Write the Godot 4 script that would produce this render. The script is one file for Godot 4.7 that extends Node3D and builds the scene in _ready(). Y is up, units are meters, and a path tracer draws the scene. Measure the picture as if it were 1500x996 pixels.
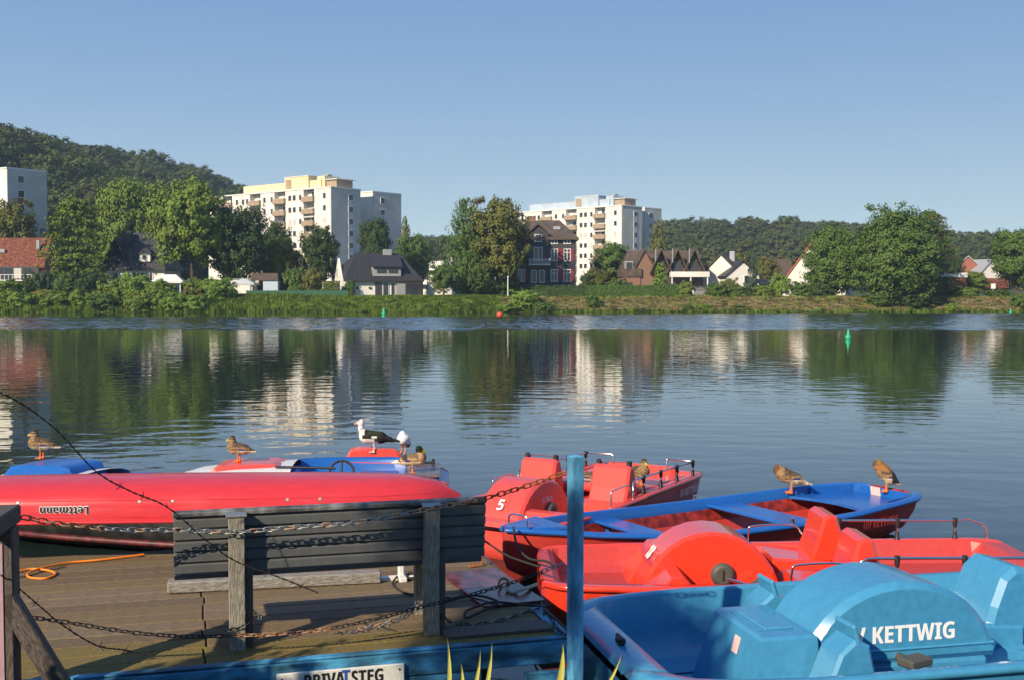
extends Node3D
# A boat hire pier on a calm river: red and blue pedal boats, a canoe, a bench, ducks, and houses on the far bank.

const EYE := Vector3(0.0, 2.8, 0.0)
const FOCAL := 1685.0
const TILT := -2.31          # degrees
const DECK := 0.62           # height of the pier's top above the water
var M := {}
var T := {}
var used := {}
var rng := RandomNumberGenerator.new()
var noise := FastNoiseLite.new()

func _ready():
	rng.seed = 4711
	noise.seed = 11
	noise.frequency = 1.0
	setup_view()
	make_materials()
	build_land()
	build_water()
	build_far_buildings()
	build_trees()
	build_bank_growth()
	build_pier()
	build_pedal_boats()
	build_other_boats()
	build_bench()
	build_chains()
	build_ducks()
	build_small_things()
	build_near_bank()

func setup_view():
	var cam := Camera3D.new()
	cam.name = "camera"
	cam.fov = 32.93
	cam.near = 0.1
	cam.far = 4000.0
	cam.position = EYE
	cam.rotation_degrees = Vector3(TILT, 0, 0)
	add_child(cam)
	cam.current = true
	var env := Environment.new()
	env.background_mode = Environment.BG_SKY
	var sky := Sky.new()
	var sm := ProceduralSkyMaterial.new()
	sm.sky_top_color = lin(0.100, 0.211, 0.452)
	sm.sky_horizon_color = lin(0.52, 0.66, 0.64)
	sm.sky_curve = 0.086
	sm.ground_bottom_color = lin(0.05, 0.06, 0.05)
	sm.ground_horizon_color = lin(0.35, 0.45, 0.5)
	sm.sun_angle_max = 8.0
	sm.sun_curve = 0.05
	sky.sky_material = sm
	env.sky = sky
	env.background_energy_multiplier = 1.0
	env.tonemap_mode = Environment.TONE_MAPPER_LINEAR
	env.tonemap_exposure = 1.35
	env.sdfgi_enabled = true
	env.ssao_enabled = true
	env.ssil_enabled = true
	env.fog_enabled = true
	env.fog_density = 0.00022
	env.fog_light_color = Color(0.72, 0.82, 0.92)
	var we := WorldEnvironment.new()
	we.name = "world_environment"
	we.environment = env
	add_child(we)
	var sun := DirectionalLight3D.new()
	sun.name = "sun"
	sun.light_color = Color(1.0, 0.93, 0.82)
	sun.light_energy = 1.6
	sun.light_angular_distance = 0.5
	sun.shadow_enabled = true
	add_child(sun)
	# light travels to the right, away from the camera and down
	var el := deg_to_rad(30.0)
	var az := deg_to_rad(53.0)
	var L := Vector3(cos(az) * cos(el), -sin(el), -sin(az) * cos(el))
	sun.look_at_from_position(Vector3.ZERO, L, Vector3.UP)

# ---------------------------------------------------------------- helpers
func lin(r: float, g: float, b: float) -> Color:
	return Color(r, g, b).linear_to_srgb()

# the point at distance d in front of the camera that the photograph shows at (px, py)
func at(px: float, py: float, d: float) -> Vector3:
	var r := Vector3((px - 750.0) / FOCAL, (498.0 - py) / FOCAL, -1.0).rotated(Vector3.RIGHT, deg_to_rad(TILT))
	return EYE + r * (d / -r.z)

# the same for a known height above the water
func at_h(px: float, py: float, h: float) -> Vector3:
	var r := Vector3((px - 750.0) / FOCAL, (498.0 - py) / FOCAL, -1.0).rotated(Vector3.RIGHT, deg_to_rad(TILT))
	return EYE + r * ((h - EYE.y) / r.y)

func numbered(called: String) -> String:
	if not used.has(called):
		used[called] = 0
		return called
	used[called] += 1
	return "%s_%03d" % [called, used[called]]

func tag(o: Node, label: String, category: String, group := "", kind := "") -> Node:
	if label: o.set_meta("label", label)
	if category: o.set_meta("category", category)
	if group: o.set_meta("group", group)
	if kind: o.set_meta("kind", kind)
	return o

func thing(called: String, label: String, category: String, where := Vector3.ZERO, turn := 0.0, group := "") -> Node3D:
	var o := Node3D.new()
	o.name = numbered(called)
	add_child(o)
	o.position = where
	o.rotation.y = turn
	tag(o, label, category, group)
	return o

func struct_(called: String, mesh: Mesh, m: Material) -> MeshInstance3D:
	var o := MeshInstance3D.new()
	o.name = numbered(called)
	o.mesh = mesh
	o.material_override = m
	add_child(o)
	o.set_meta("kind", "structure")
	return o

func pm(parent: Node, called: String, mesh: Mesh, m: Material, xf := Transform3D()) -> MeshInstance3D:
	var o := MeshInstance3D.new()
	o.name = called if parent != self else numbered(called)
	o.mesh = mesh
	o.material_override = m
	o.transform = xf
	parent.add_child(o, true)
	return o

func part(parent: Node, called: String, st: SurfaceTool, m: Material, xf := Transform3D()) -> MeshInstance3D:
	return pm(parent, called, done(st), m, xf)

func ST() -> SurfaceTool:
	var st := SurfaceTool.new()
	st.begin(Mesh.PRIMITIVE_TRIANGLES)
	return st

func done(st: SurfaceTool) -> ArrayMesh:
	st.generate_normals()
	return st.commit()

func tri(st: SurfaceTool, a: Vector3, b: Vector3, c: Vector3):
	st.add_vertex(a); st.add_vertex(b); st.add_vertex(c)

# a triangle turned so that it faces away from the point o
func tri_o(st: SurfaceTool, a: Vector3, b: Vector3, c: Vector3, o: Vector3):
	if (b - a).cross(c - a).dot((a + b + c) / 3.0 - o) > 0.0:
		tri(st, a, c, b)
	else:
		tri(st, a, b, c)

func quad_o(st, a, b, c, d, o):
	tri_o(st, a, b, c, o); tri_o(st, a, c, d, o)

# box with chamfered edges
func cbox(st: SurfaceTool, c: Vector3, s: Vector3, bev := 0.0, bs := Basis()):
	st.set_smooth_group(-1)
	var h := s * 0.5
	bev = minf(bev, minf(h.x, minf(h.y, h.z)) * 0.9)
	if bev <= 0.0:
		var p = []
		for k in 8:
			p.append(c + bs * Vector3(h.x * (1 if k & 1 else -1), h.y * (1 if k & 2 else -1), h.z * (1 if k & 4 else -1)))
		for f in [[0, 1, 3, 2], [4, 5, 7, 6], [0, 1, 5, 4], [2, 3, 7, 6], [0, 2, 6, 4], [1, 3, 7, 5]]:
			quad_o(st, p[f[0]], p[f[1]], p[f[2]], p[f[3]], c)
		return
	var v := func(sx, sy, sz, ax):
		var e := Vector3(h.x - bev, h.y - bev, h.z - bev)
		e[ax] += bev
		return c + bs * Vector3(e.x * sx, e.y * sy, e.z * sz)
	for ax in 3:
		for s1 in [-1, 1]:
			var q = []
			for uv in [[-1, -1], [1, -1], [1, 1], [-1, 1]]:
				var g = [0, 0, 0]
				g[ax] = s1; g[(ax + 1) % 3] = uv[0]; g[(ax + 2) % 3] = uv[1]
				q.append(v.call(g[0], g[1], g[2], ax))
			quad_o(st, q[0], q[1], q[2], q[3], c)
	for ax in 3:                       # edges along ax
		var b1 = (ax + 1) % 3
		var b2 = (ax + 2) % 3
		for s1 in [-1, 1]:
			for s2 in [-1, 1]:
				var g0 = [0, 0, 0]
				g0[b1] = s1; g0[b2] = s2
				var g1 = g0.duplicate()
				g0[ax] = -1; g1[ax] = 1
				quad_o(st, v.call(g0[0], g0[1], g0[2], b1), v.call(g1[0], g1[1], g1[2], b1), v.call(g1[0], g1[1], g1[2], b2), v.call(g0[0], g0[1], g0[2], b2), c)
	for k in 8:
		var sx = 1 if k & 1 else -1
		var sy = 1 if k & 2 else -1
		var sz = 1 if k & 4 else -1
		tri_o(st, v.call(sx, sy, sz, 0), v.call(sx, sy, sz, 1), v.call(sx, sy, sz, 2), c)

func box_mesh(s: Vector3, bev := 0.0, c := Vector3.ZERO) -> ArrayMesh:
	var st := ST()
	cbox(st, c, s, bev)
	return done(st)

# tube through pts with a radius for each
func tube(st: SurfaceTool, pts: Array, rad, sides := 8, grp := 1, caps := true):
	st.set_smooth_group(grp)
	var n := pts.size()
	var rings = []
	var up := Vector3.UP
	for i in n:
		var d: Vector3 = (pts[mini(i + 1, n - 1)] - pts[maxi(i - 1, 0)]).normalized()
		if absf(d.dot(up)) > 0.95: up = Vector3.RIGHT if absf(d.x) < 0.9 else Vector3.BACK
		var s := d.cross(up).normalized()
		var t := s.cross(d).normalized()
		up = t
		var r: float = rad[i] if rad is Array else rad
		var ring := PackedVector3Array()
		for k in sides:
			var a := TAU * k / sides
			ring.append(pts[i] + (s * cos(a) + t * sin(a)) * r)
		rings.append(ring)
	for i in n - 1:
		for k in sides:
			var k2 := (k + 1) % sides
			var mid: Vector3 = (pts[i] + pts[i + 1]) * 0.5
			quad_o(st, rings[i][k], rings[i][k2], rings[i + 1][k2], rings[i + 1][k], mid)
	if caps:
		st.set_smooth_group(-1)
		for k in range(1, sides - 1):
			tri_o(st, rings[0][0], rings[0][k], rings[0][k + 1], pts[1])
			tri_o(st, rings[n - 1][0], rings[n - 1][k], rings[n - 1][k + 1], pts[n - 2])

# quads between rings of points; strip k (between point k and k+1) gets smoothing group grps[k]
func loft(st: SurfaceTool, rings: Array, grps: Array, closed := false, flip := false):
	var m: int = rings[0].size()
	for k in (m if closed else m - 1):
		st.set_smooth_group(grps[k % grps.size()])
		var k2 := (k + 1) % m
		for i in rings.size() - 1:
			var a: Vector3 = rings[i][k]
			var b: Vector3 = rings[i][k2]
			var c: Vector3 = rings[i + 1][k2]
			var d: Vector3 = rings[i + 1][k]
			if flip:
				tri(st, a, b, c); tri(st, a, c, d)
			else:
				tri(st, a, c, b); tri(st, a, d, c)

# polygon in the xy plane pushed along z from z0 to z1, edges rounded by bev
func slab(st: SurfaceTool, poly: PackedVector2Array, z0: float, z1: float, bev := 0.0, grp := -1, xf := Transform3D()):
	var inner := poly
	if bev > 0.0:
		var o := Geometry2D.offset_polygon(poly, -bev, Geometry2D.JOIN_MITER)
		if o.size() == 1 and o[0].size() == poly.size():
			# line the points up again
			inner = PackedVector2Array()
			for p in poly:
				var best := o[0][0]
				for q in o[0]:
					if q.distance_squared_to(p) < best.distance_squared_to(p): best = q
				inner.append(best)
		else:
			bev = 0.0
	var ctr := Vector2.ZERO
	for p in poly: ctr += p / poly.size()
	var o3 := xf * Vector3(ctr.x, ctr.y, (z0 + z1) * 0.5)
	var n := poly.size()
	var g := func(p: Vector2, z: float): return xf * Vector3(p.x, p.y, z)
	var cw := Geometry2D.is_polygon_clockwise(poly)
	for i in n:
		var j := (i + 1) % n
		var ring = [g.call(inner[i], z0), g.call(poly[i], z0 + bev), g.call(poly[i], z1 - bev), g.call(inner[i], z1)]
		var ring2 = [g.call(inner[j], z0), g.call(poly[j], z0 + bev), g.call(poly[j], z1 - bev), g.call(inner[j], z1)]
		for k in 3:
			if bev == 0.0 and k != 1: continue
			st.set_smooth_group(grp if k == 1 else (-1 if grp == -1 else grp + 1 + k))
			if cw:
				tri(st, ring[k], ring2[k], ring2[k + 1]); tri(st, ring[k], ring2[k + 1], ring[k + 1])
			else:
				tri(st, ring[k], ring2[k + 1], ring2[k]); tri(st, ring[k], ring[k + 1], ring2[k + 1])
	st.set_smooth_group(-1)
	var idx := Geometry2D.triangulate_polygon(inner)
	for i in range(0, idx.size(), 3):
		for z in [z0, z1]:
			var a: Vector3 = g.call(inner[idx[i]], z)
			var b: Vector3 = g.call(inner[idx[i + 1]], z)
			var c: Vector3 = g.call(inner[idx[i + 2]], z)
			var side: Vector3 = g.call(ctr, z0 - 1.0 if z == z1 else z1 + 1.0)
			tri_o(st, a, b, c, a + (side - g.call(ctr, z)))

func smooth_path(pts: Array, steps := 8) -> Array:
	var c := Curve3D.new()
	for i in pts.size():
		var tan: Vector3 = (pts[mini(i + 1, pts.size() - 1)] - pts[maxi(i - 1, 0)]) / 6.0
		c.add_point(pts[i], -tan, tan)
	var out = []
	for i in pts.size() - 1:
		for k in steps:
			out.append(c.sample(i, float(k) / steps))
	out.append(pts[-1])
	return out

func V2(a: Array) -> PackedVector2Array:
	var o := PackedVector2Array()
	for i in range(0, a.size(), 2): o.append(Vector2(a[i], a[i + 1]))
	return o

# ---------------------------------------------------------------- materials
func gray_tex(key: String, freq: float, sd: int, lo: float, hi: float, size := 256, octaves := 4, power := 1.0):
	var n := FastNoiseLite.new()
	n.seed = sd
	n.noise_type = FastNoiseLite.TYPE_SIMPLEX_SMOOTH
	n.frequency = freq
	n.fractal_octaves = octaves
	var img := n.get_seamless_image(size, size, false, false, 0.15, true)
	img.convert(Image.FORMAT_L8)
	var d := img.get_data()
	for i in d.size():
		var v := d[i] / 255.0
		v = clampf((v - 0.2) / 0.6, 0.0, 1.0)
		d[i] = int(255.0 * lerpf(lo, hi, pow(v, power)))
	var im := Image.create_from_data(size, size, false, Image.FORMAT_L8, d)
	T[key + "_img"] = im
	T[key] = ImageTexture.create_from_image(im)

func two_tone(key: String, from: String, c1: Color, c2: Color):
	var src: Image = T[from + "_img"]
	var s := src.get_data()
	var w := src.get_width()
	var d := PackedByteArray()
	d.resize(s.size() * 3)
	for i in s.size():
		var c := c1.lerp(c2, s[i] / 255.0)
		d[i * 3] = int(c.r * 255); d[i * 3 + 1] = int(c.g * 255); d[i * 3 + 2] = int(c.b * 255)
	T[key] = ImageTexture.create_from_image(Image.create_from_data(w, w, false, Image.FORMAT_RGB8, d))

func bump_tex(key: String, from: String, strength: float):
	var im: Image = T[from + "_img"].duplicate()
	im.convert(Image.FORMAT_RGBA8)
	im.bump_map_to_normal_map(strength)
	T[key] = ImageTexture.create_from_image(im)

func mat(key: String, c: Color, rough: float, o := {}) -> StandardMaterial3D:
	var m := StandardMaterial3D.new()
	m.albedo_color = c
	m.roughness = rough
	m.metallic = o.get("metal", 0.0)
	m.metallic_specular = o.get("spec", 0.5)
	if o.has("tex"):
		m.albedo_texture = T[o.tex]
	if o.has("bump"):
		m.normal_enabled = true
		m.normal_texture = T[o.bump]
		m.normal_scale = o.get("bumps", 0.5)
	if o.has("rtex"):
		m.roughness_texture = T[o.rtex]
	if o.has("tex") or o.has("bump") or o.has("rtex"):
		m.uv1_triplanar = true
		m.uv1_world_triplanar = o.get("world", false)
		var s = o.get("scale", 1.0)
		m.uv1_scale = s if s is Vector3 else Vector3(s, s, s)
	if o.has("coat"):
		m.clearcoat_enabled = true
		m.clearcoat = o.coat
		m.clearcoat_roughness = o.get("coatr", 0.08)
	if o.get("vc", false):
		m.vertex_color_use_as_albedo = true
	if o.has("back"):
		m.backlight_enabled = true
		m.backlight = o.back
	M[key] = m
	return m

func make_materials():
	gray_tex("fine", 0.06, 1, 0.72, 1.0)
	gray_tex("soft", 0.012, 2, 0.93, 1.0)
	gray_tex("blot", 0.02, 3, 0.5, 1.0, 256, 5)
	gray_tex("grain", 0.05, 4, 0.45, 1.0, 512, 6)
	gray_tex("scuff", 0.03, 6, 0.93, 1.0, 512, 6)
	gray_tex("raw", 0.03, 7, 0.0, 1.0, 512, 5)
	gray_tex("rgh", 0.02, 8, 0.55, 1.0, 256, 5)
	bump_tex("grain_n", "grain", 6.0)
	bump_tex("fine_n", "fine", 4.0)
	bump_tex("raw_n", "raw", 5.0)
	two_tone("deckwood", "grain", lin(0.050, 0.036, 0.024), lin(0.225, 0.160, 0.088))
	two_tone("greywood", "grain", lin(0.07, 0.065, 0.055), lin(0.30, 0.28, 0.24))
	two_tone("rusty", "raw", lin(0.16, 0.035, 0.008), lin(0.42, 0.16, 0.05))
	two_tone("halfrust", "raw", lin(0.40, 0.13, 0.03), lin(0.38, 0.37, 0.33))
	two_tone("roofbrown", "blot", lin(0.02, 0.016, 0.013), lin(0.12, 0.085, 0.06))
	# foreground
	mat("deck_a", lin(1, 1, 1), 0.85, {tex = "deckwood", scale = Vector3(0.5, 7.0, 7.0), bump = "grain_n", bumps = 0.8})
	mat("deck_b", lin(0.80, 0.77, 0.72), 0.85, {tex = "deckwood", scale = Vector3(0.44, 6.1, 6.1), bump = "grain_n", bumps = 0.8})
	mat("deck_c", lin(0.95, 0.92, 0.76), 0.85, {tex = "deckwood", scale = Vector3(0.55, 8.2, 8.2), bump = "grain_n", bumps = 0.8})
	mat("deck_moss", lin(0.92, 0.95, 0.42), 0.9, {tex = "deckwood", scale = Vector3(0.9, 6.2, 6.2), bump = "grain_n", bumps = 0.8})
	mat("greywood", lin(1, 0.97, 0.88), 0.8, {tex = "greywood", scale = Vector3(3.0, 0.4, 3.0), bump = "grain_n", bumps = 0.7})
	mat("greybeam", lin(1, 1, 1), 0.8, {tex = "greywood", scale = Vector3(0.4, 3.0, 3.0), bump = "grain_n", bumps = 0.7})
	mat("darkwood", lin(0.36, 0.30, 0.28), 0.75, {tex = "greywood", scale = Vector3(3.0, 0.4, 3.0), bump = "grain_n", bumps = 0.6})
	mat("pinkpaint", lin(0.42, 0.27, 0.30), 0.7, {tex = "scuff", scale = 1.0})
	mat("bluewood", lin(0.12, 0.43, 0.68), 0.6, {tex = "blot", scale = Vector3(1.2, 0.3, 1.2), bump = "grain_n", bumps = 0.25})
	mat("bluefascia", lin(0.06, 0.30, 0.50), 0.65, {tex = "blot", scale = Vector3(0.5, 1.4, 0.5), bump = "grain_n", bumps = 0.25})
	mat("signwhite", lin(0.66, 0.65, 0.58), 0.5, {tex = "scuff", scale = 1.5})
	mat("black", lin(0.012, 0.012, 0.013), 0.5)
	mat("signblue", lin(0.02, 0.08, 0.35), 0.5)
	mat("slat", lin(0.095, 0.098, 0.096), 0.52, {tex = "scuff", scale = 1.2, rtex = "rgh"})
	mat("slattop", lin(0.22, 0.225, 0.21), 0.6, {tex = "blot", scale = 1.5})
	mat("steel", lin(0.62, 0.62, 0.60), 0.22, {metal = 1.0})
	mat("galv", lin(0.42, 0.42, 0.40), 0.45, {metal = 0.6, tex = "fine", scale = 6.0})
	mat("halfrust", lin(1, 1, 1), 0.7, {tex = "halfrust", scale = 9.0, metal = 0.15})
	mat("rust", lin(1, 1, 1), 0.85, {tex = "rusty", scale = 5.0})
	mat("darkiron", lin(0.035, 0.030, 0.027), 0.6, {metal = 0.3, tex = "fine", scale = 8.0})
	mat("rope", lin(0.035, 0.03, 0.028), 0.9, {tex = "fine", scale = 9.0})
	mat("ropepale", lin(0.45, 0.42, 0.34), 0.9, {tex = "fine", scale = 9.0})
	mat("orange", lin(0.85, 0.23, 0.02), 0.5)
	mat("hatchboard", lin(0.17, 0.045, 0.05), 0.28, {tex = "blot", scale = 0.9, rtex = "rgh"})
	mat("whitepaint", lin(0.7, 0.68, 0.63), 0.6, {tex = "scuff", scale = 2.0})
	# boats
	mat("canoe", lin(0.60, 0.034, 0.042), 0.36, {tex = "scuff", scale = Vector3(0.25, 2.0, 1.0), rtex = "rgh"})
	mat("red5", lin(0.72, 0.075, 0.055), 0.30, {tex = "scuff", scale = 0.8, coat = 0.3})
	mat("red18", lin(0.78, 0.050, 0.022), 0.20, {tex = "scuff", scale = 0.8, coat = 0.5})
	mat("redfloor", lin(0.50, 0.052, 0.045), 0.42, {tex = "scuff", scale = 0.7})
	mat("sky_blue", lin(0.055, 0.27, 0.46), 0.30, {tex = "scuff", scale = 0.7, coat = 0.35, bump = "fine_n", bumps = 0.015})
	mat("rowblue", lin(0.012, 0.115, 0.43), 0.33, {tex = "scuff", scale = 1.0, coat = 0.2})
	mat("rowred", lin(0.42, 0.038, 0.028), 0.5, {tex = "blot", scale = 1.1})
	mat("rowhull", lin(0.46, 0.040, 0.030), 0.4, {tex = "scuff", scale = 1.1})
	mat("bootred", lin(0.16, 0.02, 0.022), 0.5, {tex = "blot", scale = 1.1})
	mat("hullgrey", lin(0.045, 0.045, 0.043), 0.5, {tex = "blot", scale = 0.8})
	mat("hullwhite", lin(0.66, 0.66, 0.64), 0.35, {tex = "scuff", scale = 0.8})
	mat("sterngrey", lin(0.24, 0.16, 0.16), 0.3, {tex = "blot", scale = 1.2})
	mat("rubber", lin(0.018, 0.018, 0.018), 0.55)
	mat("pedalgrey", lin(0.07, 0.068, 0.055), 0.6)
	mat("white", lin(0.80, 0.79, 0.76), 0.5)
	mat("sticker", lin(0.78, 0.50, 0.45), 0.6)
	mat("underhull", lin(0.09, 0.10, 0.055), 0.6, {tex = "blot", scale = 0.9})
	# far buildings
	mat("render_white", lin(0.76, 0.73, 0.67), 0.9, {tex = "soft", scale = 0.05})
	mat("render_grey", lin(0.50, 0.52, 0.53), 0.9, {tex = "soft", scale = 0.08})
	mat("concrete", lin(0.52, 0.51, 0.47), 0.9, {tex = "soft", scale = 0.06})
	mat("cream", lin(0.74, 0.62, 0.38), 0.9, {tex = "soft", scale = 0.1})
	mat("bluegrey", lin(0.42, 0.50, 0.58), 0.9, {tex = "soft", scale = 0.1})
	mat("balcony", lin(0.36, 0.27, 0.19), 0.85, {tex = "soft", scale = 0.2})
	mat("glass", lin(0.035, 0.04, 0.045), 0.08)
	mat("curtain", lin(0.50, 0.49, 0.46), 0.4)
	mat("frame", lin(0.72, 0.71, 0.68), 0.6)
	mat("darkframe", lin(0.05, 0.045, 0.04), 0.6)
	mat("slate", lin(0.045, 0.045, 0.05), 0.6, {tex = "blot", scale = 0.5})
	mat("slatewall", lin(0.050, 0.050, 0.054), 0.62, {tex = "fine", scale = 0.6})
	mat("roofdark", lin(0.040, 0.038, 0.040), 0.55, {tex = "fine", scale = 0.5})
	mat("roofbrown", lin(1, 1, 1), 0.8, {tex = "roofbrown", scale = 0.15})
	mat("rooftile", lin(0.30, 0.085, 0.04), 0.8, {tex = "blot", scale = 0.3})
	mat("orangetile", lin(0.55, 0.13, 0.045), 0.8)
	mat("brick", lin(0.30, 0.17, 0.115), 0.9, {tex = "fine", scale = 0.6})
	mat("redbrick", lin(0.38, 0.14, 0.09), 0.9, {tex = "fine", scale = 0.6})
	mat("shutter", lin(0.22, 0.016, 0.022), 0.6)
	mat("zinc", lin(0.30, 0.31, 0.32), 0.5)
	mat("shedblue", lin(0.42, 0.50, 0.58), 0.7)
	mat("bin_green", lin(0.02, 0.12, 0.08), 0.5)
	mat("fencegreen", lin(0.02, 0.09, 0.05), 0.7)
	mat("greyplank", lin(0.28, 0.27, 0.26), 0.8, {tex = "blot", scale = 0.8})
	mat("buoygreen", lin(0.02, 0.42, 0.20), 0.4)
	mat("buoyred", lin(0.70, 0.07, 0.03), 0.4)
	# plants
	var leaf = {"bright": [0.135, 0.200, 0.030], "mid": [0.080, 0.138, 0.028], "dark": [0.042, 0.074, 0.020], "olive": [0.115, 0.130, 0.030], "yellow": [0.180, 0.185, 0.022], "blue": [0.055, 0.090, 0.060], "wood": [0.058, 0.088, 0.022], "hedge": [0.075, 0.150, 0.022], "grass": [0.150, 0.245, 0.036], "dry": [0.35, 0.30, 0.145], "reed": [0.38, 0.36, 0.07]}
	for k in leaf:
		var c = leaf[k]
		mat("leaf_" + k, lin(c[0], c[1], c[2]), 0.65, {vc = true, back = lin(c[0] * 0.6, c[1] * 0.7, c[2] * 0.4), spec = 0.3})
	mat("leaf_reed_plain", lin(0.38, 0.36, 0.07), 0.6, {back = lin(0.15, 0.15, 0.02)})
	mat("bark", lin(0.10, 0.075, 0.05), 0.9, {tex = "blot", scale = 0.5})
	mat("soil", lin(1, 1, 1), 0.95, {tex = "soft", scale = 0.05, vc = true})
	mat("nearsoil", lin(0.07, 0.075, 0.03), 0.95, {tex = "blot", scale = 0.5})
	# feathers carry their own colours
	mat("feather", lin(1, 1, 1), 0.75, {vc = true, spec = 0.3})

func lettering(parent: Node, text: String, height: float, m: Material, xf: Transform3D, called := "lettering", sx := 1.0, bold := true):
	var tm := TextMesh.new()
	var f := SystemFont.new()
	f.font_names = PackedStringArray(["Droid Sans"])
	f.font_weight = 700 if bold else 400
	tm.font = f
	tm.text = text
	tm.font_size = 64
	tm.pixel_size = height / 46.0
	tm.depth = 0.004
	xf.basis = xf.basis * Basis.from_scale(Vector3(sx, 1, 1))
	return pm(parent, called, tm, m, xf)

func frame(origin: Vector3, right: Vector3, up: Vector3) -> Transform3D:
	var r := right.normalized()
	var u := (up - r * up.dot(r)).normalized()
	return Transform3D(Basis(r, u, r.cross(u)), origin)

# ---------------------------------------------------------------- land and water
func profile(x: float, pts: Array) -> float:
	if x <= pts[0][0]: return pts[0][1]
	for i in pts.size() - 1:
		if x <= pts[i + 1][0]:
			var t: float = (x - pts[i][0]) / (pts[i + 1][0] - pts[i][0])
			t = t * t * (3.0 - 2.0 * t)
			return lerpf(pts[i][1], pts[i + 1][1], t)
	return pts[-1][1]

const LEFT_RIDGE = [[-330, 60], [-260, 54], [-205, 46], [-178, 42], [-154, 33], [-131, 23], [-114, 12], [-100, 4.5], [-80, 0], [-40, 0]]
const RIGHT_RIDGE = [[-300, 14], [-150, 15], [-55, 16], [0, 19], [77, 24.5], [110, 26], [165, 23], [213, 18.5], [246, 18.5], [276, 17], [420, 17]]

func shore(x: float) -> float:
	return 168.5 + 0.7 * sin(x * 0.11) + 0.5 * sin(x * 0.31 + 1.0) + (1.0 if x < -34.0 else 0.0) * 0.6

func land(x: float, d: float) -> float:
	var s := shore(x)
	var h := -0.5 + 2.7 * smoothstep(s - 1.5, s + 8.5, d)
	h += 0.12 * noise.get_noise_2d(x * 0.08, d * 0.08)
	h += smoothstep(245.0, 400.0, d) * profile(x, LEFT_RIDGE)
	h += smoothstep(360.0, 620.0, d) * profile(x, RIGHT_RIDGE)
	return h

# grass green on the left and up the slopes, dry straw on the right part of the bank
func dry_edge(d: float, x: float) -> float:
	return -2.0 + 5.0 * noise.get_noise_2d(x * 0.07, d * 0.2)

func soil_colour(p: Vector3) -> Color:
	var d := -p.z
	var k := 0.92 + 0.16 * noise.get_noise_2d(p.x * 0.3, d * 0.3)
	var g := Color(0.075, 0.115, 0.025) * k
	if d < 184.0 and p.x > dry_edge(d, p.x): g = Color(0.215, 0.180, 0.085) * k
	elif d > 184.0: g = Color(0.05, 0.075, 0.022) * k
	return g

func build_land():
	var xs = []
	var x := -420.0
	while x <= 520.0:
		xs.append(x)
		x += 3.0 if absf(x) < 130 else 9.0
	var ds = []
	var d := 166.0
	while d < 900.0:
		ds.append(d)
		d += 1.2 if d < 182 else (6.0 if d < 300 else 22.0)
	var st := ST()
	st.set_smooth_group(1)
	for i in xs.size() - 1:
		for j in ds.size() - 1:
			var p = []
			for q in [[i, j], [i + 1, j], [i + 1, j + 1], [i, j + 1]]:
				p.append(Vector3(xs[q[0]], land(xs[q[0]], ds[q[1]]), -ds[q[1]]))
			for tr in [[0, 2, 1], [0, 3, 2]]:
				for e in tr:
					st.set_color(soil_colour(p[e]))
					st.add_vertex(p[e])
	struct_("terrain", done(st), M.soil)

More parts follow.
